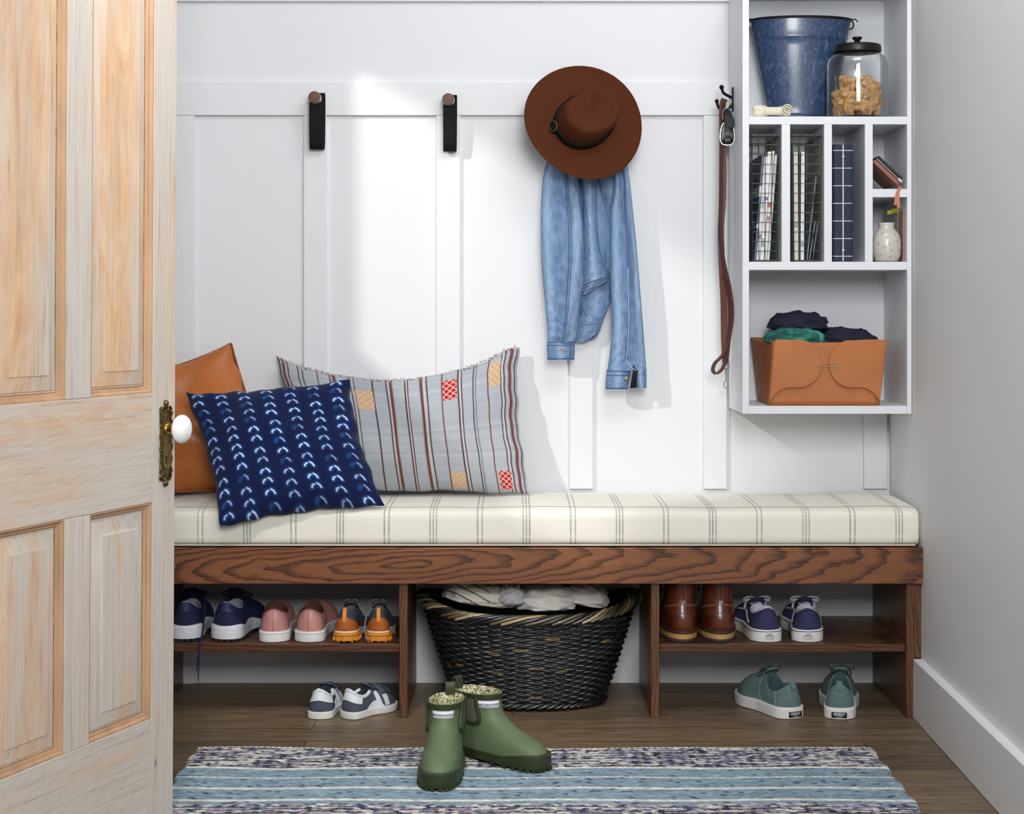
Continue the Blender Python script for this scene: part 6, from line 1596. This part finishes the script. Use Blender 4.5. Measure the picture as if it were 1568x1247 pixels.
# ================================================================== GREEN RAIN BOOTS
M_GRN = mat('sage green rubber', rgb(94,110,80), 0.5, 0, 0.03, 20, spec=0.4); M_GRD = mat('dark green rubber', rgb(46,56,28), 0.5, 0, 0.03, 20)
def m_flor():
    m, nt, p = newmat('leafy print lining'); v = coords(nt); vo = nt.nodes.new('ShaderNodeTexVoronoi'); vo.inputs['Scale'].default_value = 95; nt.links.new(v, vo.inputs['Vector'])
    nn = noisen(nt, v, 130, 2, 0.5, 2.0)
    nt.links.new(ramp(nt, nn, [(0.42, rgb(212,208,186)), (0.5, rgb(148,146,86)), (0.6, rgb(78,80,52))]), p.inputs['Base Color']); p.inputs['Roughness'].default_value = 0.9; return m
M_FL = m_flor()
def rain_boot(label, x, y, ang, side, txt_side):
    t = thing('rain_boot', label, 'boot', (x, y, 0.0086), math.radians(180+ang), 'green rain boots on the rug')
    #        z      yb     yf    hw    wp
    lv = [(0.004,0.006,0.262,0.0425,0.55),(0.020,0.003,0.264,0.0425,0.55),(0.032,0.003,0.258,0.0415,0.55),(0.044,0.005,0.248,0.0395,0.55),(0.053,0.007,0.230,0.037,0.5),(0.061,0.010,0.204,0.0355,0.42),(0.070,0.012,0.174,0.0345,0.42),(0.082,0.013,0.148,0.034,0.48),(0.095,0.012,0.131,0.034,0.5),(0.112,0.009,0.124,0.0352,0.5),(0.128,0.006,0.122,0.0365,0.5),(0.138,0.004,0.122,0.037,0.5)]
    B_ = Boot(lv, 64, bend=0.004*side); B_.slope = lambda y_, k: 0.0; B_.fe = 0.72
    B_.shell(t, M_GRN, 'boot_shaft', M_FL)
    N = 72; ths = [2*PI*i/N for i in range(N)]
    def ring(z, o, lift=0.0): 
        out = []
        for a in ths:
            p = B_.P(a, 0.5, o); q_ = p.y/0.264; out.append((p.x, p.y, z+lift*(sm((q_-0.62)/0.3)*1.0+0.35*sm((0.2-q_)/0.2))))
        return out
    b = MB(); b.loft([ring(0.0045,-0.002), ring(0.0045,0.0025), ring(0.008,0.0035), ring(0.016,0.0035,0.004), ring(0.022,0.003,0.010), ring(0.0225,0.0012,0.0105), ring(0.0235,-0.007,0.0105)], True, True, False)
    so = b.build('rubber_sole', M_GRD, t, smooth=50)
    b = MB()
    for i in range(30):
        a = 2*PI*i/30; p = B_.P(a, 0.5, 0.0015)
        if 0.35 < p.y/0.264 < 0.48: continue
        c_, s_ = math.cos(a), math.sin(a); b.obox((p.x-c_*0.004, p.y-s_*0.004, 0.0026), (c_*0.007, s_*0.007, 0), (-s_*0.004, c_*0.004, 0), (0,0,0.0026))
    b.box(-0.028,0.028,0.13,0.235,0.001,0.0055); b.box(-0.026,0.026,0.015,0.075,0.001,0.0055); b.box(-0.02,0.02,0.07,0.14,0.003,0.0055)
    b.build('tread', M_GRD, so)
    # top binding and U-shaped gusset binding on both sides
    top = len(lv)-1
    b = MB(); b.loft([[B_.P(a, top-1.0, 0.0016) for a in ths], [B_.P(a, top-0.98, 0.0028) for a in ths], [B_.P(a, top, 0.0028) for a in ths], [B_.P(a, top, 0.0)+Vector((0,0,0.001)) for a in ths]], True)
    b.build('top_binding', M_GRD, t, smooth=40)
    for sd in (0, PI):
        sg = 1 if sd == 0 else -1
        def S2(u, v): # u across -1..1, v 0 top..1 bottom
            a = sd+sg*(u*0.44); k = lerp(top+0.02, 6.6, v); return B_.P(a, k, 0.0022)
        b = MB(); rows = []
        for j in range(13):
            v = j/12; w = math.sqrt(max(0, 1-max(0, (v-0.55)/0.45)**2)); rows.append([S2(u*w, v) for u in np.linspace(-1, 1, 9)])
        b.loft(rows, False).build('elastic_gusset', mat('grey elastic', rgb(92,88,78), 0.9), t, solid=0.001, smooth=60)
        b = MB(); pts = [S2(-1, v) for v in np.linspace(0, 0.55, 8)]+[S2(-math.cos(a), 0.55+0.47*math.sin(a)) for a in np.linspace(0.15, PI-0.15, 14)]+[S2(1, v) for v in np.linspace(0.55, 0, 8)]
        b.tube(pts, 0.0046, 8, sq=(1,1)); b.build('gusset_binding', M_GRD, t)
    b = MB(); yb0 = 0.006
    b.ribbon(spline([(0,yb0-0.001,0.118), (0,yb0-0.004,0.135), (0,yb0-0.006,0.152), (0,yb0-0.002,0.160), (0,yb0+0.003,0.152), (0,yb0+0.004,0.134)], 5), (1,0,0), 0.021, 0.0025); b.build('pull_loop', M_GRD, t, bevel=0.0006)
    # name label wrapped on the shaft front
    a0, k0_ = PI/2+txt_side, 9.35; Rr = 0.038
    def L_(tx, tz, o): 
        a = a0+tx/Rr; return B_.P(a, k0_+tz/0.0165, o)
    b = MB(); rows = [[L_(tx, tz, 0.0012) for tx in np.linspace(0.0225,-0.0225,13)] for tz in (-0.0078,0.0,0.0078)]
    lb = b.loft(rows, False).build('name_label', mat('white woven label', rgb(216,218,224), 0.7), t, solid=0.0008, smooth=60)
    b = MB(); vs, fs = textmesh('SMITH&HAWKEN', 0.0054, 0.00010)
    b.add([L_(v[0], v[1]-0.0002, 0.0021) for v in vs], fs); b.build('lettering', mat('navy label thread', rgb(36,40,60), 0.7), lb, smooth=0)
    return t
YB1 = 3.62-D0
rain_boot('green rubber ankle boot standing toe-forward on the rug', WX(690,YB1), YB1+0.012, -4, 1, 0.0)
YB2 = 3.68-D0
rain_boot('green rubber ankle boot with its toe pointing right, leaning close behind the other', WX(698,YB2), YB2+0.012, 47, -1, -0.55)
# ================================================================== CAMERA AND LIGHT
cam = bpy.data.cameras.new('camera'); co = bpy.data.objects.new('camera', cam); C.objects.link(co)
co.location = (0, -D0, CH); co.rotation_euler = (PI/2, 0, 0)
cam.sensor_width = 36; cam.sensor_fit = 'HORIZONTAL'; cam.lens = 36*FPX/1568
cam.shift_y = -(623.5-470)/1568; cam.clip_start = 0.05
bpy.context.scene.camera = co
sc = bpy.context.scene
sc.view_settings.view_transform = 'Standard'; sc.view_settings.look = 'None'; sc.view_settings.gamma = 1; sc.view_settings.exposure = EXPO
sc.view_settings.use_curve_mapping = False
def light(name, kind, loc, target, energy, color=(1,1,1), **k):
    l = bpy.data.lights.new(name, kind); l.energy = energy; l.color = color
    for a, v in k.items(): setattr(l, a, v)
    o = bpy.data.objects.new(name, l); C.objects.link(o); o.location = loc
    d = Vector(target)-Vector(loc); o.rotation_euler = d.to_track_quat('-Z', 'Y').to_euler(); return o
light('key_lamp', 'POINT', (-2.4,-2.75,2.7), (0,0,0), SUN, (1,0.985,0.96), shadow_soft_size=0.06)  # key light, cut to shape by the added opening
light('ceiling_softbox', 'AREA', (0.5,-1.6,2.5), (-0.1,-0.3,0.8), TOP, (0.97,0.985,1), shape='RECTANGLE', size=1.0, size_y=0.5)
light('camera_side_fill', 'AREA', (0.3,-4.5,2.0), (0.0,-0.3,0.9), FILL, (0.985,0.99,1), shape='RECTANGLE', size=1.0, size_y=1.2)  # added fill light from the camera side, not a real window
light('left_floor_fill', 'SPOT', (-0.55,-1.9,2.5), (-0.42,-0.75,0.0), SPOT, (1,0.96,0.90), spot_size=math.radians(46), spot_blend=1.0, shadow_soft_size=0.05)  # added spot that brightens the floor and bench at left
w = bpy.data.worlds.new('world'); sc.world = w; w.use_nodes = True
bg = w.node_tree.nodes['Background']; bg.inputs[0].default_value = (0.92,0.95,1,1); bg.inputs[1].default_value = WORLD
